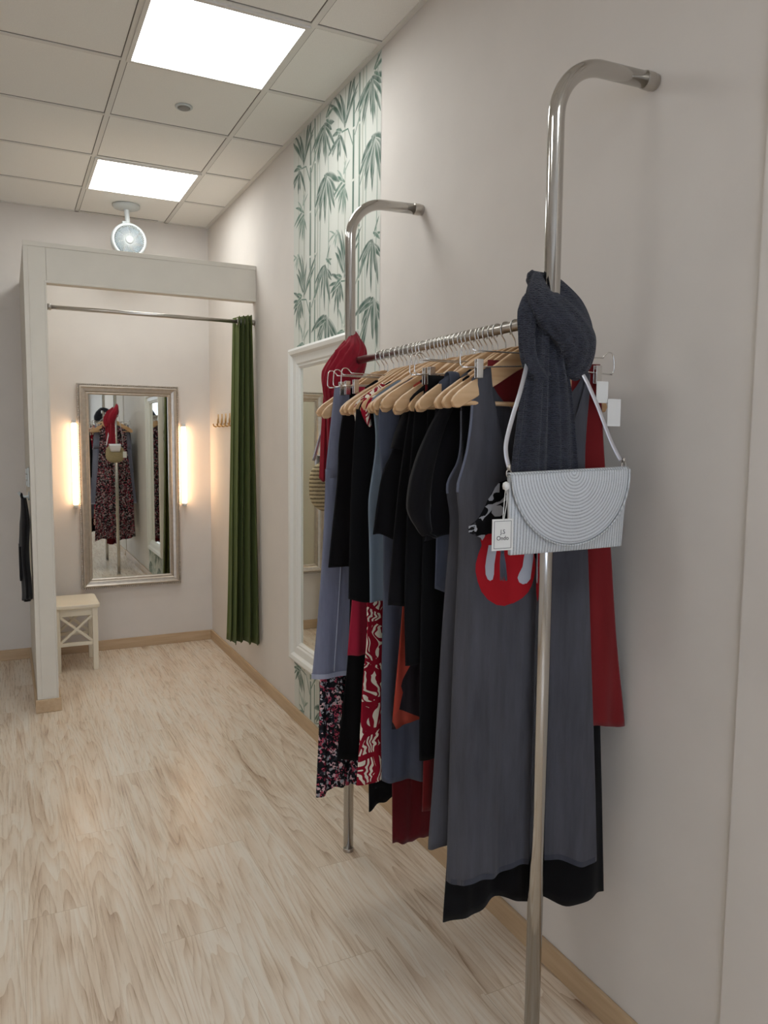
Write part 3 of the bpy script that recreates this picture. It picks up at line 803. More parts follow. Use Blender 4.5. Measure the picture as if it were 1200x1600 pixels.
class Garment:
    def __init__(g, key, top='tank', neck=(.105, .10, .05), d=(.0105, .014), A=.008, lam=.11, hemdrop=0., hemwave=.008, seed=0, rxmax=1.365, edge=.55, ztop=1.70, fold=None, cover=0):
        g.key = key; _, g.Y, g.YR, L, R = [p for p in PROF if p[0] == key][0]
        g.top, g.neck, g.d, g.A, g.lam, g.hd, g.hw, g.edge = top, neck, d, A, lam, hemdrop, hemwave, edge
        if top == 'flat' and L[0][0] < ztop: L = [(ztop, L[0][1])]+L
        g.L = smooth_tab(L)
        if R is None: R = [(z, min(2*RX-x+.01, rxmax)) for z, x in L]
        g.R = smooth_tab(R)
        g.fold = fold; g.cover = cover; g.ph = seed*1.7+1; g.ph2 = seed*2.9
        g.zbot = L[-1][0]; g.zbr = R[-1][0]; g.ztop = ztop if top == 'flat' else max(L[0][0], 1.6)
    def x(g, s, z): 
        a, b = interp(g.L, z), interp(g.R, z); return a+(b-a)*s
    def zt(g, s, side):
        if g.top == 'flat': return g.ztop
        x = g.x(s, g.L[0][0]); dx = x-RX
        wi, df, db = g.neck
        if g.cover: dx /= g.cover
        if abs(dx) >= wi: return contour(dx)+.005
        dep = df if side < 0 else db
        return contour(wi)+.005-dep*(1-(abs(dx)/wi)**2.2)**.7
    def zb(g, s):
        z = g.zbot+(g.zbr-g.zbot)*s
        return z-g.hd*exp(-(s/.10)**2)+g.hw*sin(s*9+g.ph)+.5*g.hw*sin(s*23+g.ph2)
    def yc(g, x):
        u = min(max((x-1.12)/.24, 0), 1); u = u*u*(3-2*u)
        return g.Y+(g.YR-g.Y)*u
    def pt(g, s, z, side):
        x = g.x(s, z); zt = g.ztop; f = min(max((zt-z)/max(.05, zt-g.zbot), 0), 1)
        d = g.d[0]+(g.d[1]-g.d[0])*f**.7
        a = g.A*f**1.1
        e = max(0., sin(pi*min(max(s, 0), 1)))**g.edge
        w = sin(2*pi*x/g.lam+g.ph+.8*z)+.45*sin(2*pi*x/(g.lam*.43)+g.ph2-z)
        y = g.yc(x)+side*d*e+a*w*(.35+.65*e)
        if g.fold:
            u = min(max(s/g.fold[0], 0), 1); q = g.fold[1]*(1-u)*min(1, f*3); y += q; x += .60*q
        return (x, y, z)
    def mesh(g, ns=64, nz=56):
        mb = MB()
        cols = [(k/ns, -1) for k in range(ns+1)]+[(1-k/ns, 1) for k in range(1, ns)]
        G = []
        for i in range(nz+1):
            r = i/nz; row = []
            for s0, side in cols:
                s = .5-.5*cos(pi*s0)*(.55)-.5*(1-2*s0)*.45
                zb, zt = g.zb(s), g.zt(s, side if 0 < s0 < 1 else -1)
                row.append(g.pt(s, zb+(zt-zb)*r, side))
            G.append(row)
        mb.grid(G, wrap=True); return mb
    def loc(g): return (RX, g.Y, g.zbot)
    def front(g, x, z):
        a, b = interp(g.L, z), interp(g.R, z); s = (x-a)/(b-a); p = g.pt(s, z, -1); return p[1]
def garment(name, key, label, cat, mat, solid=.0015, group='clothes hanging on the rack', **kw):
    g = Garment(key, **kw)
    t = thing(name, g.loc(), label, cat, group)
    GD_[key] = (g, t)
    b = obj('body', g.mesh(), M[mat], t, smooth=True, solid=solid, fix=False)
    return g, t, b
def hem_band(g, t, mat, name='hem', dz=.014, off=.0016, s0=.02, s1=.98):
    mb = MB(); G = []
    for r in (.001, .5, 1):
        row = []
        for k in range(81):
            s = s0+(s1-s0)*k/80; z = g.zb(s)+dz*r; p = g.pt(s, z, -1); row.append((p[0], p[1]-off, p[2]))
        G.append(row)
    mb.grid(G); return obj(name, mb, M[mat], t, smooth=True, fix=False)

# nearest to farthest along the rail
g1, t1, _ = garment('tank_dress', 'tongue_dress', 'long washed grey sleeveless dress with red motif, nearest on the rail', 'dress', 'grey', neck=(.125, .24, .10), d=(.0105, .017), A=.009, lam=.135, hemdrop=.025, hemwave=.008, seed=1, edge=.42, fold=(.10, .032))
M['greyhem'] = cloth('grey_hem_seam', '3C3E47', .95)
hem_band(g1, t1, 'greyhem')
# armhole binding of the nearest dress
bi = MB()
bi.sweep([g1.pt(.004, z, -1) for z in [1.665-.0185*k for k in range(14)]], [(.004, .0028)]*14, 8, smooth=2)
M['greyl'] = cloth('grey_binding', '6A6E7C', .95)
obj('armhole_binding', bi, M['greyl'], t1, smooth=True)
# printed motif laid on the front of the dress
MOTIF = {
    'red_motif': [(0.9578, 1.3179), (0.9609, 1.3047), (0.9527, 1.2851), (0.9473, 1.2634), (0.947, 1.2453), (0.9518, 1.2228), (0.962, 1.1978), (0.9804, 1.178), (1.005, 1.1636), (1.0297, 1.1583), (1.0544, 1.1634), (1.0741, 1.1742), (1.0914, 1.1875), (1.1011, 1.2014), (1.1081, 1.2218), (1.1112, 1.2426), (1.1091, 1.2678), (1.1033, 1.289), (1.0924, 1.3103), (1.0668, 1.3259), (0.9788, 1.3299), (0.9647, 1.3246)],
    'pale_drip': [(0.9795, 1.3038), (1.0036, 1.3025), (0.9994, 1.2784), (0.9964, 1.2583), (0.9958, 1.2359), (0.9925, 1.2239), (0.9853, 1.2214), (0.978, 1.226), (0.9722, 1.2376), (0.9707, 1.2559), (0.9736, 1.2759)],
    'pale_drip2': [(1.0792, 1.2903), (1.1058, 1.2888), (1.103, 1.2598), (1.0967, 1.2185), (1.0856, 1.2088), (1.0743, 1.2076), (1.0654, 1.2124), (1.0613, 1.2231), (1.0647, 1.2332), (1.073, 1.2492)],
    'black_motif': [(0.9332, 1.3419), (0.937, 1.3517), (0.9518, 1.367), (0.9677, 1.3923), (0.9767, 1.41), (0.9905, 1.4296), (1.0068, 1.4473), (1.043, 1.4548), (1.0781, 1.4421), (1.1042, 1.413), (1.1155, 1.3797), (1.1278, 1.3211), (1.1422, 1.2785), (1.1355, 1.2473), (1.1091, 1.2678), (1.0923, 1.3144), (1.0126, 1.3284), (0.9576, 1.3229), (0.9363, 1.3319)],
    'w1': [(1.0033, 1.4449), (0.9939, 1.4345), (0.986, 1.4207), (0.9756, 1.409), (0.978, 1.4056), (0.9876, 1.4053), (0.9915, 1.4096), (0.9889, 1.4177), (0.9919, 1.4232), (1.0062, 1.4243), (1.0069, 1.4449)],
    'w2': [(0.977, 1.3976), (0.989, 1.3977), (0.9985, 1.4014), (1.008, 1.4032), (1.0246, 1.4168), (1.0392, 1.4185), (1.0298, 1.4066), (1.0082, 1.3982), (0.9986, 1.3944), (0.9916, 1.3896), (0.9846, 1.3818), (0.9753, 1.3741), (0.966, 1.3675), (0.9614, 1.3607), (0.9577, 1.3658), (0.9518, 1.3666), (0.9593, 1.3707), (0.9682, 1.372), (0.974, 1.3772), (0.9769, 1.3841), (0.9749, 1.3881), (0.9677, 1.3923)],
    'w3': [(0.9859, 1.3778), (0.988, 1.3877), (0.9963, 1.3935), (1.0107, 1.3941), (1.0206, 1.3867), (1.021, 1.3746), (1.009, 1.369), (0.9945, 1.3695)],
    'w4': [(0.9336, 1.3479), (0.9405, 1.3516), (0.9464, 1.3509), (0.9469, 1.3463), (0.9494, 1.3422), (0.9467, 1.3364), (0.9397, 1.3361), (0.9339, 1.334), (0.9338, 1.3379), (0.9419, 1.34), (0.9434, 1.3455), (0.9382, 1.3473), (0.9337, 1.3419)],
    'w5': [(0.9493, 1.3257), (0.9575, 1.3279), (0.9693, 1.3284), (0.9671, 1.3225), (0.9614, 1.3157), (0.9577, 1.3219)],
    'w6': [(1.137, 1.2807), (1.1546, 1.2797), (1.149, 1.2535), (1.1427, 1.2357), (1.1355, 1.2444), (1.1398, 1.2607)],
}
def motif_poly(name, mat, key, off):
    """fill a flat print outline with rows that follow the cloth"""
    P_ = MOTIF[key]; mb = MB(); z0 = min(p[1] for p in P_); z1 = max(p[1] for p in P_); n = max(6, int((z1-z0)/.0011)); h = (z1-z0)/n
    for i in range(n):
        z = z0+h*(i+.5); xs = []
        for (xa, za), (xb, zb) in zip(P_, P_[1:]+P_[:1]):
            if (za > z) != (zb > z): xs.append(xa+(xb-xa)*(z-za)/(zb-za))
        xs.sort()
        for xa, xb in zip(xs[::2], xs[1::2]):
            k = max(1, int((xb-xa)/.008)); X = [xa+(xb-xa)*q/k for q in range(k+1)]
            mb.grid([[(x, g1.front(x, zz)-off, zz) for x in X] for zz in (z-h*.5, z+h*.5)])
    return obj(name, mb, M[mat], t1, smooth=True, fix=False)
motif_poly('black_motif', 'pblack', 'black_motif', .0012)
motif_poly('red_motif', 'pred', 'red_motif', .0020)
for k in ('pale_drip', 'pale_drip2'): motif_poly('pale_drip', 'pwhite', k, .0028)
for k in ('w1', 'w2', 'w3', 'w4', 'w5', 'w6'): motif_poly('pale_patch', 'pwhite', k, .0026)

g, t, _ = garment('maxi_dress', 'black_maxi', 'long black dress hanging lowest, just behind the grey dress with red motif', 'dress', 'black', neck=(.15, .16, .06), d=(.0105, .014), A=.012, lam=.16, hemwave=.014, seed=2)
g, t, _ = garment('red_skirt', 'red_skirt', 'red skirt with white tags clipped behind the nearest grey dress', 'skirt', 'red', top='flat', ztop=1.725, d=(.004, .009), A=.006, lam=.12, seed=3, rxmax=1.38)
obj('price_tag', MB().box(1.240, 1.275, 1.398, 1.3992, 1.632, 1.682), M['card'], t)
obj('price_tag', MB().box(1.272, 1.312, 1.394, 1.3952, 1.578, 1.642), M['card'], t)
g, t, _ = garment('charcoal_dress', 'charcoal_dress', 'charcoal sleeveless dress second from the dark scarf, with looped armhole', 'dress', 'grey', neck=(.135, .16, .08), d=(.0105, .018), A=.010, lam=.12, hemdrop=.02, seed=4, edge=.45, fold=(.13, .03))
obj('armhole_binding', MB().sweep([g.pt(.004, z, -1) for z in [1.61-.0215*k for k in range(10)]], [(.004, .0025)]*10, 8, smooth=2), M['greyl'], t, smooth=True)
gd, td, _ = garment('denim_tank', 'pale_blue_top', 'grey-blue denim tank top, strap over a hanger beside the black puff-sleeved blouse', 'top', 'slate', neck=(.135, .14, .07), d=(.0105, .010), seed=5)
sb = [(.975, gd.Y-.015, 1.64), (.975, gd.Y-.013, contour(.13)-.006), (.975, gd.Y, contour(.13)+.007), (.975, gd.Y+.013, contour(.13)-.006), (.975, gd.Y+.015, 1.64)]
obj('strap', MB().sweep(sb, [(.0025, .015)]*5, 14, smooth=6, up=(1, 0, 0), flat=True), M['slate'], td, smooth=True)
gp, tp, _ = garment('puff_blouse', 'puff_blouse', 'black blouse with a gathered puff sleeve, left of the charcoal dress', 'blouse', 'black2', neck=(.11, .07, .03), d=(.0105, .014), A=.006, cover=0.84, seed=6)
obj('sleeve', MB().sweep([(.955, 1.572, 1.640), (.915, 1.568, 1.578), (.884, 1.566, 1.505), (.866, 1.563, 1.44), (.862, 1.563, 1.385), (.875, 1.565, 1.345), (.886, 1.565, 1.322)], [(.010, .008), (.018, .013), (.024, .018), (.028, .022), (.030, .023), (.020, .017), (.014, .013)], 28, smooth=6, up=(0, 1, 0), flat=True, ripple=(9, .07)), M['black2'], tp, smooth=True)
obj('cuff', MB().sweep([(.892+.016*cos(a), 1.565+.014*sin(a), 1.318-.006*cos(a)) for a in [2*pi*k/20 for k in range(20)]], .0035, 8, closed=True, up=(0, 0, 1)), M['black2'], tp, smooth=True)
garment('scarlet_skirt', 'scarlet_dress', 'long scarlet skirt whose hem shows between the burgundy trousers and charcoal dress', 'skirt', 'red', top='flat', ztop=1.70, d=(.004, .010), A=.006, seed=7)
garment('black_trousers', 'black_long', 'long black trousers clipped behind the black puff-sleeved blouse', 'trousers', 'black', top='flat', ztop=1.70, d=(.004, .012), A=.006, seed=8)
garment('knit_top', 'black_knit', 'black knit top ending over the terracotta print, left of the long black trousers', 'top', 'black', neck=(.12, .1, .05), d=(.0105, .0105), A=.005, cover=0.84, seed=25)
garment('black_tunic', 'black_top_a', 'plain black tunic ending above the terracotta print', 'top', 'black2', neck=(.12, .09, .04), d=(.0105, .010), A=.006, cover=0.88, seed=9)
garment('print_top', 'orange_print', 'terracotta, cream and black abstract print tunic', 'tunic', 'abstract', neck=(.12, .1, .04), d=(.0105, .012), A=.008, lam=.09, seed=10)
gs, ts, _ = garment('short_sleeve_top', 'short_sleeve', 'black top with a short flared sleeve, right of the pale blue top', 'top', 'black2', neck=(.12, .08, .04), d=(.0105, .012), A=.007, cover=0.84, seed=11, hemdrop=-.02)
obj('sleeve', MB().sweep([(.975, 1.768, 1.655), (.945, 1.764, 1.61), (.925, 1.760, 1.56), (.915, 1.758, 1.515)], [(.010, .008), (.018, .012), (.024, .015), (.029, .017)], 24, smooth=5, flat=True, ripple=(5, .06), cap=False), M['black2'], ts, smooth=True, solid=.001)
garment('slate_dress', 'slate_dress', 'slate blue denim dress with a curved hem, behind the terracotta print', 'dress', 'slate', neck=(.12, .14, .06), d=(.0105, .014), A=.009, seed=12, hemwave=.012)
garment('pale_blue_top', 'light_blue_top', 'pale blue cotton top between two black tops', 'top', 'ltblue', neck=(.12, .10, .05), d=(.0105, .012), A=.006, seed=13)
gf, tf, _ = garment('folk_dress', 'folk_dress', 'red and white folk print dress with tied shoulder', 'dress', 'folk', neck=(.14, .12, .06), d=(.0105, .012), A=.008, seed=14)
obj('tied_shoulder', MB().sweep([(.960, 1.960, 1.690), (.930, 1.940, 1.668), (.905, 1.928, 1.650), (.892, 1.926, 1.625), (.897, 1.927, 1.600), (.908, 1.93, 1.578)], [(.012, .014), (.014, .018), (.016, .018), (.014, .013), (.009, .008), (.003, .003)], 16, smooth=5, ripple=(4, .15)), M['folk'], tf, smooth=True)
garment('burgundy_trousers', 'burgundy_trousers', 'burgundy trousers folded over a hanger, hem low near the floor', 'trousers', 'burg', top='flat', ztop=1.615, d=(.004, .010), A=.004, hemwave=.005, seed=15)
garment('black_blouse', 'black_top_b', 'black top between the black shift and pale blue top, ending above the folk print', 'top', 'black', neck=(.12, .09, .04), d=(.0105, .011), A=.005, cover=1.0, seed=16)
garment('black_wrap_dress', 'black_wrap', 'long black dress whose low hem shows below the folk print', 'dress', 'black', neck=(.1, .1, .05), d=(.0105, .011), A=.006, seed=17, hemwave=.015)
garment('crimson_skirt', 'crimson_dress', 'crimson skirt whose hem shows just below the black shift', 'skirt', 'crimson', top='flat', ztop=1.70, d=(.004, .012), A=.007, lam=.09, seed=18)
garment('black_shift', 'big_black_top', 'broad black sleeveless shift in front of the pale jeans', 'top', 'black2', neck=(.135, .08, .04), d=(.0105, .014), A=.007, cover=0.84, seed=19)
garment('black_skirt', 'black_skirt', 'black skirt in front of the floral dress', 'skirt', 'black', top='flat', ztop=1.70, d=(.004, .012), A=.006, seed=20)

# jeans: waist and two flared legs
YJ = 2.222
t = thing('jeans', (RX, YJ, .80), 'pale washed flared jeans clipped at the far end of the rail', 'jeans', 'clothes hanging on the rack')
def leg_mb(xa_t, xb_t, xa_b, xb_b, z0, z1, y0, ph):
    G = []
    for i in range(31):
        f = i/30; z = z0+(z1-z0)*f; e = (1-f)**1.5
        a, b = xa_t+(xa_b-xa_t)*e, xb_t+(xb_b-xb_t)*e; row = []
        for k in range(40):
            th = 2*pi*k/40; c, s = cos(th), sin(th)
            x = (a+b)/2+(b-a)/2*c; y = y0+.014*s*(.5+.5*(1-f))*abs(s)**-.3 if abs(s) > 1e-3 else y0
            y += .007*(1-f)*sin(x*55+ph)
            row.append((x, y, z))
        G.append(row)
    mb = MB(); mb.grid(G, wrap=True); return mb
jl = [(.892, 1.085, .848, 1.075, .785, 1.45, YJ, 0), (1.125, 1.318, 1.135, 1.362, .785, 1.45, YJ, 2)]
for a in jl:
    lg = obj('leg', leg_mb(*a), M['jeans'], t, smooth=True, solid=.002, fix=False)
    sm_ = MB()
    for q in (.30, .62):
        sm_.sweep([(a[0]+(a[2]-a[0])*(1-f)**1.5+((a[1]-a[0])*(f)+(a[3]-a[2])*(1-f))*q, a[6]-.0165*(.5+.5*(1-f))-.0008+.007*(1-f)*sin((a[0]+(a[2]-a[0])*(1-f)**1.5+((a[1]-a[0])*(f)+(a[3]-a[2])*(1-f))*q)*55+a[7]), a[4]+.02+.62*f) for f in [k/14 for k in range(15)]], .0022, 6)
    obj('seam', sm_, M['jeanseam'], lg, smooth=True)
    hb = MB(); G = []
    for z in (a[4]+.0, a[4]+.016):
        row = []
        for k in range(40):
            th = 2*pi*k/40; c, s = cos(th), sin(th); x = (a[2]+a[3])/2+((a[3]-a[2])/2+.0015)*c
            row.append((x, a[6]+.0175*s*(abs(s)**-.3 if abs(s) > 1e-3 else 1)+.007*sin(x*55+a[7]), z))
        G.append(row)
    hb.grid(G, wrap=True); obj('hem', hb, M['jeanseam'], lg, smooth=True, fix=False)
G = []
for i in range(9):
    f = i/8; z = 1.44+.265*f; row = []
    for k in range(48):
        th = 2*pi*k/48; c, s = cos(th), sin(th); hw_ = .213-.030*f
        row.append((RX+hw_*c, YJ+(.014-.006*f)*s, z-(.0 if i else .02*abs(c))))
    G.append(row)
mb = MB(); mb.grid(G, wrap=True); obj('waist', mb, M['jeans'], t, smooth=True, solid=.002, fix=False)
gfl, tfl, _ = garment('floral_dress', 'floral', 'long floral print dress, farthest garment on the rail', 'dress', 'floral', neck=(.12, .12, .06), d=(.0105, .014), A=.014, lam=.07, hemwave=.012, seed=21, rxmax=1.365)

# hangers carrying the clothes
HG = 'hangers on the rack rail'
spec = [(1.460, 0, 'wooden hanger carrying the grey dress with red motif'), (1.500, 0, 'wooden hanger inside the long black dress behind the grey dress'), (1.535, .0, 'wooden hanger inside the charcoal sleeveless dress'),
        (1.61, -.02, 'wooden hanger with a grey-blue denim strap looped on it'), (1.575, 0, 'wooden hanger inside the black puff-sleeved blouse'), (1.715, 0, 'wooden hanger inside the plain black tunic'), (1.676, 0, 'wooden hanger inside the black knit top'),
        (1.738, 0, 'wooden hanger carrying the terracotta print tunic'), (1.775, 0, 'wooden hanger inside the black short-sleeved top'), (1.822, .0, 'wooden hanger carrying the slate denim dress'),
        (1.90, 0, 'wooden hanger carrying the pale blue top'), (1.99, 0, 'wooden hanger under the tied folk print shoulder'), (2.03, 0, 'wooden hanger carrying the burgundy trousers'),
        (1.95, 0, 'wooden hanger inside the black top that hangs left of the pale blue top'), (2.09, 0, 'wooden hanger inside the low-hemmed black dress'), (2.145, 0, 'wooden hanger carrying the broad black shift'),
        (2.280, 0, 'wooden hanger carrying the floral dress at the far end of the rail')]
empties = [1.632, 1.757, 1.798, 1.846, 1.862, 1.880, 1.924, 2.010, 2.058, 2.247]
rr = random.Random(4)
words_ = 'first second third fourth fifth sixth seventh eighth ninth tenth eleventh twelfth thirteenth fourteenth fifteenth sixteenth seventeenth'.split()
H0 = None
for y, rz, lb in spec+[(y, rr.uniform(-.05, .05), 'bare wooden hanger, %s bare one along the rail from the dark scarf' % w) for y, w in zip(empties, words_)]:
    loc = (RX, y, RZ)
    if H0 is None: H0 = wood_hanger(loc, lb, HG)
    else:
        h = duptree(H0, loc, rz, label=lb)
        sc = {'wooden hanger inside the black puff-sleeved blouse': .83, 'wooden hanger inside the black short-sleeved top': .83, 'wooden hanger inside the black knit top': .83,
              'wooden hanger inside the plain black tunic': .87, 'wooden hanger carrying the broad black shift': .83}.get(lb)
        if sc:
            for ch in h.children:
                if not ch.name.startswith('hook'): ch.scale.x = sc
        if lb.startswith('bare'): h.rotation_euler = (rr.uniform(-.012, .012), rr.uniform(-.05, .05), rz*.4)
C0 = None
for y, rz, lb in ((1.436, -.07, 'wire clip hanger holding the red skirt with white tags'), (1.69, .03, 'wire clip hanger holding the long scarlet skirt'), (1.655, -.02, 'wire clip hanger holding the long black trousers'),
              (2.115, 0, 'wire clip hanger holding the crimson skirt'), (2.18, .02, 'wire clip hanger holding the black skirt'), (2.222, 0, 'wire clip hanger holding the pale jeans')):
    loc = (RX, y, RZ)
    if C0 is None: C0 = clip_hanger(loc, lb, HG); C0.rotation_euler = (0, 0, rz)
    else: duptree(C0, loc, rz, label=lb)

# ------------------------------------------------------------------ scarves
# each scarf: doubled cloth hung round the pole, tail pulled through its own loop
def cloth_tail(tab, y0, y1, th, n, seed):
    """flat pleated fall of cloth; tab [(z, x left, x right)] from the top down"""
    TLf = smooth_tab([(z, l) for z, l, r in tab], 2); TRt = smooth_tab([(z, r) for z, l, r in tab], 2)
    zt_, zb_ = tab[0][0], tab[-1][0]; G = []
    for i in range(49):
        f = i/48; z = zt_+(zb_-zt_)*f; l, r = interp(TLf, z), interp(TRt, z); row = []
        for k in range(96):
            a = 2*pi*k/96; c, s = cos(a), sin(a)
            pl_ = .42*sin(c*n*pi+seed+.6*f)+.24*sin(c*n*2.3*pi+seed*2-f)+.12*sin(c*n*4.9*pi+seed)
            x = (l+r)/2+(r-l)/2*c; yy = y0+(y1-y0)*f+th*(s*.8+pl_*min(1, abs(s)*2+.25))
            row.append((x, yy, z-(.010*sin(c*9+seed) if i == 48 else 0)))
        G.append(row)
    mb = MB(); mb.grid(G, wrap=True)
    mb.f.append(tuple(range(48*96, 49*96))); mb.mi.append(0); mb.f.append(tuple(range(95, -1, -1))); mb.mi.append(0)
    return mb
t = thing('dark_scarf', (RX, 1.37, 1.38), 'dark blue-grey crinkled scarf knotted round the near pole', 'scarf')
kn = MB()
kn.sweep([(1.066, 1.404, 1.908), (1.056, 1.386, 1.880), (1.050, 1.364, 1.848), (1.068, 1.346, 1.815), (1.102, 1.337, 1.785), (1.132, 1.342, 1.752), (1.140, 1.360, 1.715), (1.130, 1.376, 1.690)],
         [(.010, .007), (.024, .014), (.040, .021), (.043, .027), (.044, .029), (.047, .030), (.040, .028), (.024, .02)], 56, smooth=8, up=(0, 1, 0), flat=True, ripple=(9, .045))
obj('knot', kn, M['dkscarf'], t, smooth=True)
bk = MB()
bk.sweep([(1.062, 1.418, 1.908), (1.076, 1.442, 1.906), (1.100, 1.448, 1.905), (1.140, 1.438, 1.890), (1.168, 1.415, 1.850), (1.174, 1.392, 1.805), (1.164, 1.372, 1.755), (1.150, 1.362, 1.72)],
         [(.012, .008), (.018, .010), (.020, .012), (.026, .014), (.032, .018), (.034, .022), (.034, .024), (.026, .02)], 48, smooth=8, up=(0, 1, 0), flat=True, ripple=(7, .06))
obj('back_loop', bk, M['dkscarf'], t, smooth=True)
ll = MB()
ll.sweep([(1.036, 1.380, 1.846), (1.022, 1.376, 1.815), (1.018, 1.374, 1.775), (1.020, 1.370, 1.735), (1.030, 1.362, 1.700), (1.050, 1.352, 1.672)], [(.024, .016), (.026, .018), (.020, .016), (.019, .015), (.021, .016), (.020, .014)], 40, smooth=8, up=(0, 1, 0), flat=True, ripple=(6, .08))
obj('side_loop', ll, M['dkscarf'], t, smooth=True)
obj('tail', cloth_tail([(1.815, 1.035, 1.085), (1.76, 1.028, 1.105), (1.69, 1.004, 1.132), (1.60, .990, 1.144), (1.485, .970, 1.152), (1.38, .962, 1.155)], 1.372, 1.343, .018, 2.4, 1.), M['dkscarf'], t, smooth=True)

t = thing('red_scarf', (RX, 2.52, 1.42), 'dark red scarf knotted round the far pole', 'scarf')
kn = MB()
kn.sweep([(1.124, 2.542, 1.928), (1.119, 2.515, 1.900), (1.108, 2.485, 1.860), (1.080, 2.468, 1.810), (1.044, 2.464, 1.762), (1.026, 2.478, 1.715), (1.034, 2.500, 1.675)],
         [(.008, .006), (.022, .013), (.045, .022), (.062, .029), (.054, .033), (.040, .03), (.026, .022)], 96, smooth=10, up=(0, 1, 0), flat=True, ripple=(13, .075))
obj('knot', kn, M['redscarf'], t, smooth=True)
kb = MB()
kb.sweep([(1.126, 2.552, 1.918), (1.118, 2.566, 1.885), (1.095, 2.578, 1.835), (1.066, 2.584, 1.775), (1.062, 2.574, 1.715)], [(.010, .008), (.022, .014), (.032, .020), (.042, .024), (.034, .022)], 44, smooth=8, up=(0, 1, 0), flat=True, ripple=(8, .07))
obj('back_loop', kb, M['redscarf'], t, smooth=True)
obj('tail', cloth_tail([(1.76, 1.03, 1.09), (1.6, 1.015, 1.10), (1.40, 1.005, 1.105)], 2.575, 2.566, .016, 1.8, 2.), M['redscarf'], t, smooth=True)
obj('tail', cloth_tail([(1.74, 1.005, 1.075), (1.65, 1.000, 1.078), (1.52, 1.006, 1.082), (1.42, 1.014, 1.085)], 2.488, 2.492, .016, 1.8, 3.), M['redscarf'], t, smooth=True)

# ------------------------------------------------------------------ silver straw clutch on the dark scarf
BYC = 1.300
t = BAG = thing('clutch_bag', (1.09, BYC, 1.303), 'silver straw clutch bag with a half-round flap hanging from the near pole', 'bag')
TL, TR, BR, BL = (.9255, 1.4705), (1.251, 1.4815), (1.237, 1.307), (.932, 1.3035)
G = []
n = 24
def bl_(u, v):
    a = (TL[0]+(TR[0]-TL[0])*u, TL[1]+(TR[1]-TL[1])*u); b = (BL[0]+(BR[0]-BL[0])*u, BL[1]+(BR[1]-BL[1])*u)
    return (a[0]+(b[0]-a[0])*v, a[1]+(b[1]-a[1])*v)
mb = MB()
rows_ = []
for i in range(n+1):
    v = i/n; row = []
    for side in (-1, 1):
        for k in range(n+1):
            u = k/n if side < 0 else 1-k/n
            x, z = bl_(u, v)
            bulge = .004+.011*(sin(pi*u)**.5)*(max(0, sin(pi*(.06+.9*v)))**.5)
            row.append((x, BYC+side*bulge, z))
    rows_.append(row)
mb.grid(rows_, wrap=True); m_ = len(rows_[0])
mb.f.append(tuple(range(m_))); mb.mi.append(0); mb.f.append(tuple(n*m_+k for k in range(m_-1, -1, -1))); mb.mi.append(0)
obj('body', mb, M['bands'], t, smooth=False, bevel=.002)
# flap: half disc folded over the top edge
FC = Vector((1.0865, 0, 1.476)); tilt = math.atan2(TR[1]-TL[1], TR[0]-TL[0])
G = []
for i in range(21):
    r = .160*i/20; row = []
    for k in range(49):
        a = pi*k/48; lx_, lz_ = r*cos(a), -r*sin(a)*.985
        x = FC.x+lx_*cos(tilt)-lz_*sin(tilt); z = FC.z+lx_*sin(tilt)+lz_*cos(tilt)
        u = min(max((x-.92)/.335, 0), 1); v = min(max((1.48-z)/.175, 0), 1)
        y = BYC-(.0065+.0115*(max(0, sin(pi*u))**.5)*(max(0, sin(pi*(.06+.9*v)))**.5))-.001
        row.append((x, y, z+.0005))
    G.append(row)
mb = MB(); mb.grid(G)
b0 = [p for p in ([(FC.x+r*cos(tilt), FC.z+r*sin(tilt)) for r in [-.160+.32*k/40 for k in range(41)]])]
G = []
for q in range(9):
    a = pi*q/8
    G.append([(x, BYC-.0075*cos(a), z+.004*sin(a)+.0003) for x, z in b0])
mb.grid(G)
obj('flap', mb, M['rings'], t, smooth=True, origin=(FC.x, BYC, FC.z), solid=.002, fix=False)
edge = [(FC.x+.160*cos(a)*cos(tilt)+.160*.985*sin(a)*sin(tilt), 0, FC.z+.160*cos(a)*sin(tilt)-.160*.985*sin(a)*cos(tilt)) for a in [pi*k/48 for k in range(49)]]
def flap_y(x, z):
    u = min(max((x-.92)/.335, 0), 1); v = min(max((1.48-z)/.175, 0), 1)
    return BYC-(.0085+.0115*(max(0, sin(pi*u))**.5)*(max(0, sin(pi*(.06+.9*v)))**.5))-.001
obj('flap_edge', MB().sweep([(x, flap_y(x, z), z) for x, _, z in edge], .0022, 8), M['bands'], t, smooth=True)
# strap
sp = [(.929, 1.302, 1.486), (.922, 1.303, 1.512), (.924, 1.306, 1.540), (.943, 1.312, 1.593), (.966, 1.322, 1.640), (1.000, 1.350, 1.690), (1.040, 1.392, 1.735), (1.075, 1.432, 1.775), (1.105, 1.444, 1.790), (1.135, 1.425, 1.765), (1.150, 1.385, 1.725), (1.158, 1.352, 1.690), (1.180, 1.330, 1.627), (1.210, 1.312, 1.543), (1.232, 1.303, 1.500)]
obj('strap', MB().sweep(sp, [(.0055, .0012)]*len(sp), 8, smooth=6), M['silver_band'], t, smooth=True)
def ring(c, r, w, axis=(0, 1, 0)):
    return MB().sweep([(c[0]+r*cos(a), c[1], c[2]+r*1.3*sin(a)) for a in [2*pi*k/18 for k in range(18)]], w, 7, closed=True, up=axis)
for c in ((.929, 1.302, 1.474), (1.240, 1.302, 1.488)):
    obj('strap_clasp', ring(c, .006, .0014).lathe([(.004, -.006), (.004, .006)], (c[0], c[1], c[2]+.012), seg=10), M['steel'], t, smooth=True)
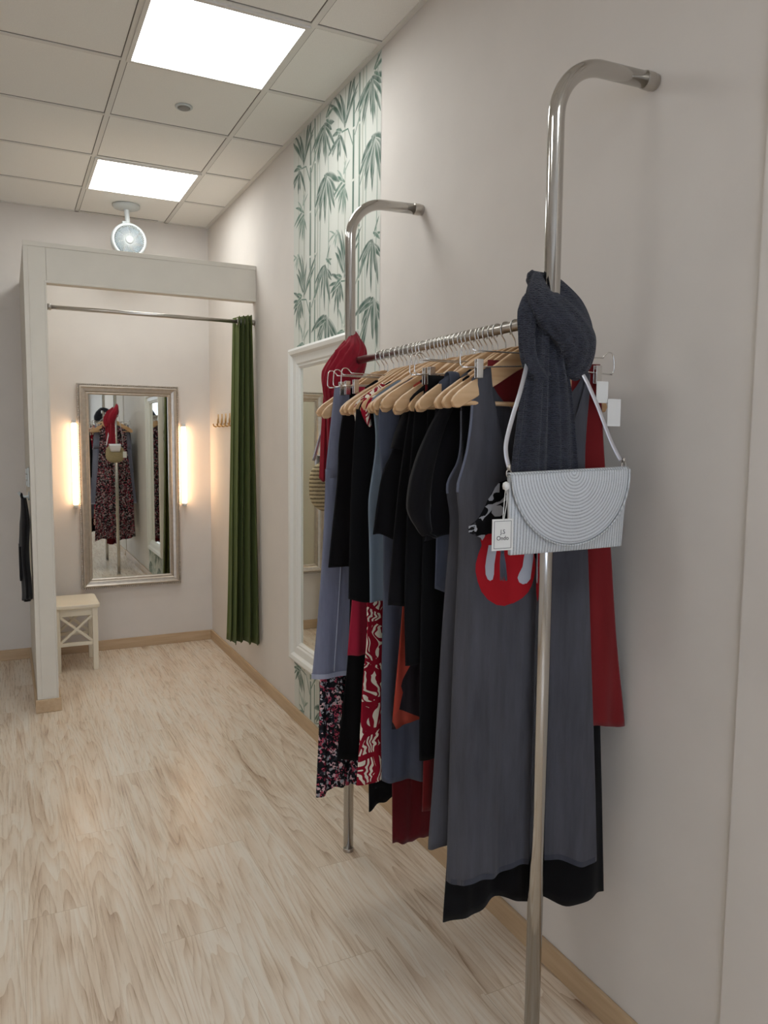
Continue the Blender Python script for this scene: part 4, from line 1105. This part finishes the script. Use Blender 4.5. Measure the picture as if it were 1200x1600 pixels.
# swing tag on a string, with a dark tassel
tg = obj('swing_tag', MB().box(.870, .921, 1.2712, 1.2722, 1.3195, 1.3835), M['card'], t)
obj('tag_string', MB().sweep([(.912, 1.286, 1.452), (.903, 1.278, 1.425), (.896, 1.2725, 1.380)], .0009, 5, smooth=5).sweep([(.912, 1.286, 1.452), (.908, 1.277, 1.42), (.8965, 1.2700, 1.380)], .0009, 5, smooth=5), M['card'], t, smooth=True)
obj('tag_knob', MB().lathe([(.001, -.009), (.0065, -.006), (.0075, 0), (.0065, .006), (.001, .009)], (.912, 1.287, 1.449), seg=14), M['card'], t, smooth=True)
ln = MB()
x0_, x1_, z0_, z1_ = .8745, .9165, 1.3235, 1.3795
for a in ((x0_, x1_, z0_, z0_+.0007), (x0_, x1_, z1_-.0007, z1_), (x0_, x0_+.0007, z0_, z1_), (x1_-.0007, x1_, z0_, z1_)): ln.box(a[0], a[1], 1.2707, 1.2712, a[2], a[3])
obj('tag_border', ln, M['ink'], tg)
def text(name, s, size, loc, parent, mat):
    cu = bpy.data.curves.new(name, 'FONT'); cu.body = s; cu.size = size; cu.align_x = 'CENTER'; cu.extrude = .0002; cu.offset = .0
    cu.materials.append(mat); o = bpy.data.objects.new(name, cu); COL.objects.link(o)
    bpy.context.view_layer.update()
    me = bpy.data.meshes.new_from_object(o); bpy.data.objects.remove(o); bpy.data.curves.remove(cu)
    me.transform(Matrix.Rotation(pi/2, 4, 'X')); o = bpy.data.objects.new(name, me); COL.objects.link(o)
    o.parent = parent; o.location = Vector(loc)-parent_origin(parent); return o
text('lettering', 'J.S', .0125, (.8955, 1.2709, 1.3535), tg, M['ink'])
text('lettering', 'Ondo', .0125, (.8955, 1.2709, 1.3405), tg, M['ink'])
ts_ = MB()
ts_.sweep([(.903, 1.283, 1.322), (.904, 1.283, 1.312)], .004, 10)
for k in range(22):
    a = 2*pi*k/22; r = .0035
    ts_.sweep([(.904+r*cos(a)*.7, 1.283+r*sin(a)*.7, 1.313), (.906+r*1.5*cos(a), 1.283+r*1.5*sin(a), 1.29), (.909+r*1.9*cos(a), 1.283+r*1.9*sin(a), 1.263-.004*(k % 3))], .0011, 5)
obj('tassel', ts_, M['slate'], t, smooth=True)

# round straw bag on the far pole
t = thing('basket_bag', (1.085, 2.615, 1.27), 'round seagrass bag with silver flap hanging from the far pole', 'bag')
BC = Vector((1.085, 2.615, 1.372)); G = []
for i in range(29):
    v = i/28; zz = -1+2*v; hw = .098*(max(0, 1-abs(zz)**3.2))**.5+.001; row = []
    for k in range(40):
        a = 2*pi*k/40; th = .034*(max(0, 1-abs(zz)**4))**.5+.001
        row.append((BC.x+hw*cos(a), BC.y+th*sin(a), BC.z+.100*zz))
    G.append(row)
mb = MB(); mb.grid(G, wrap=True); obj('body', mb, M['basket'], t, smooth=True)
G = []
for i in range(13):
    v = i/12; row = []
    for k in range(17):
        u = -1+2*k/16; a = pi*v
        x = BC.x+u*.062*(1-.25*max(0, v-.75)*4)
        if v < .3: y, z = BC.y-.036+.0*v, BC.z+.062+.05*v/.3
        elif v < .55: f = (v-.3)/.25; y, z = BC.y-.036+.074*f, BC.z+.112-.004*(2*f-1)**2*0
        else: f = (v-.55)/.45; y, z = BC.y+.039, BC.z+.108-.085*f
        row.append((x, y, z))
    G.append(row)
mb = MB(); mb.grid(G); obj('flap', mb, M['silver_band'], t, smooth=True, solid=.002)
st_ = [(.998, 2.605, 1.465), (1.016, 2.585, 1.55), (1.040, 2.560, 1.64), (1.072, 2.50, 1.74), (1.105, 2.498, 1.80), (1.145, 2.535, 1.79), (1.15, 2.585, 1.70), (1.165, 2.61, 1.58), (1.172, 2.612, 1.465)]
obj('strap', MB().sweep(st_, [(.006, .0014)]*len(st_), 8, smooth=6), M['silver_band'], t, smooth=True)
obj('swing_tag', MB().box(1.165, 1.205, 2.652, 2.653, 1.33, 1.40), M['card'], t)

# ------------------------------------------------------------------ world and view
w = bpy.data.worlds.new('world'); SC.world = w; w.use_nodes = True
bg = w.node_tree.nodes['Background']; bg.inputs['Color'].default_value = (.72, .82, 1., 1); bg.inputs['Strength'].default_value = 3.0
vs_ = SC.view_settings
SC.display_settings.display_device = 'sRGB'
vs_.view_transform = 'Standard'; vs_.look = 'None'; vs_.gamma = 1.0; vs_.use_curve_mapping = False; vs_.exposure = .40
for o in bpy.data.objects:
    if 'o0' in o: del o['o0']
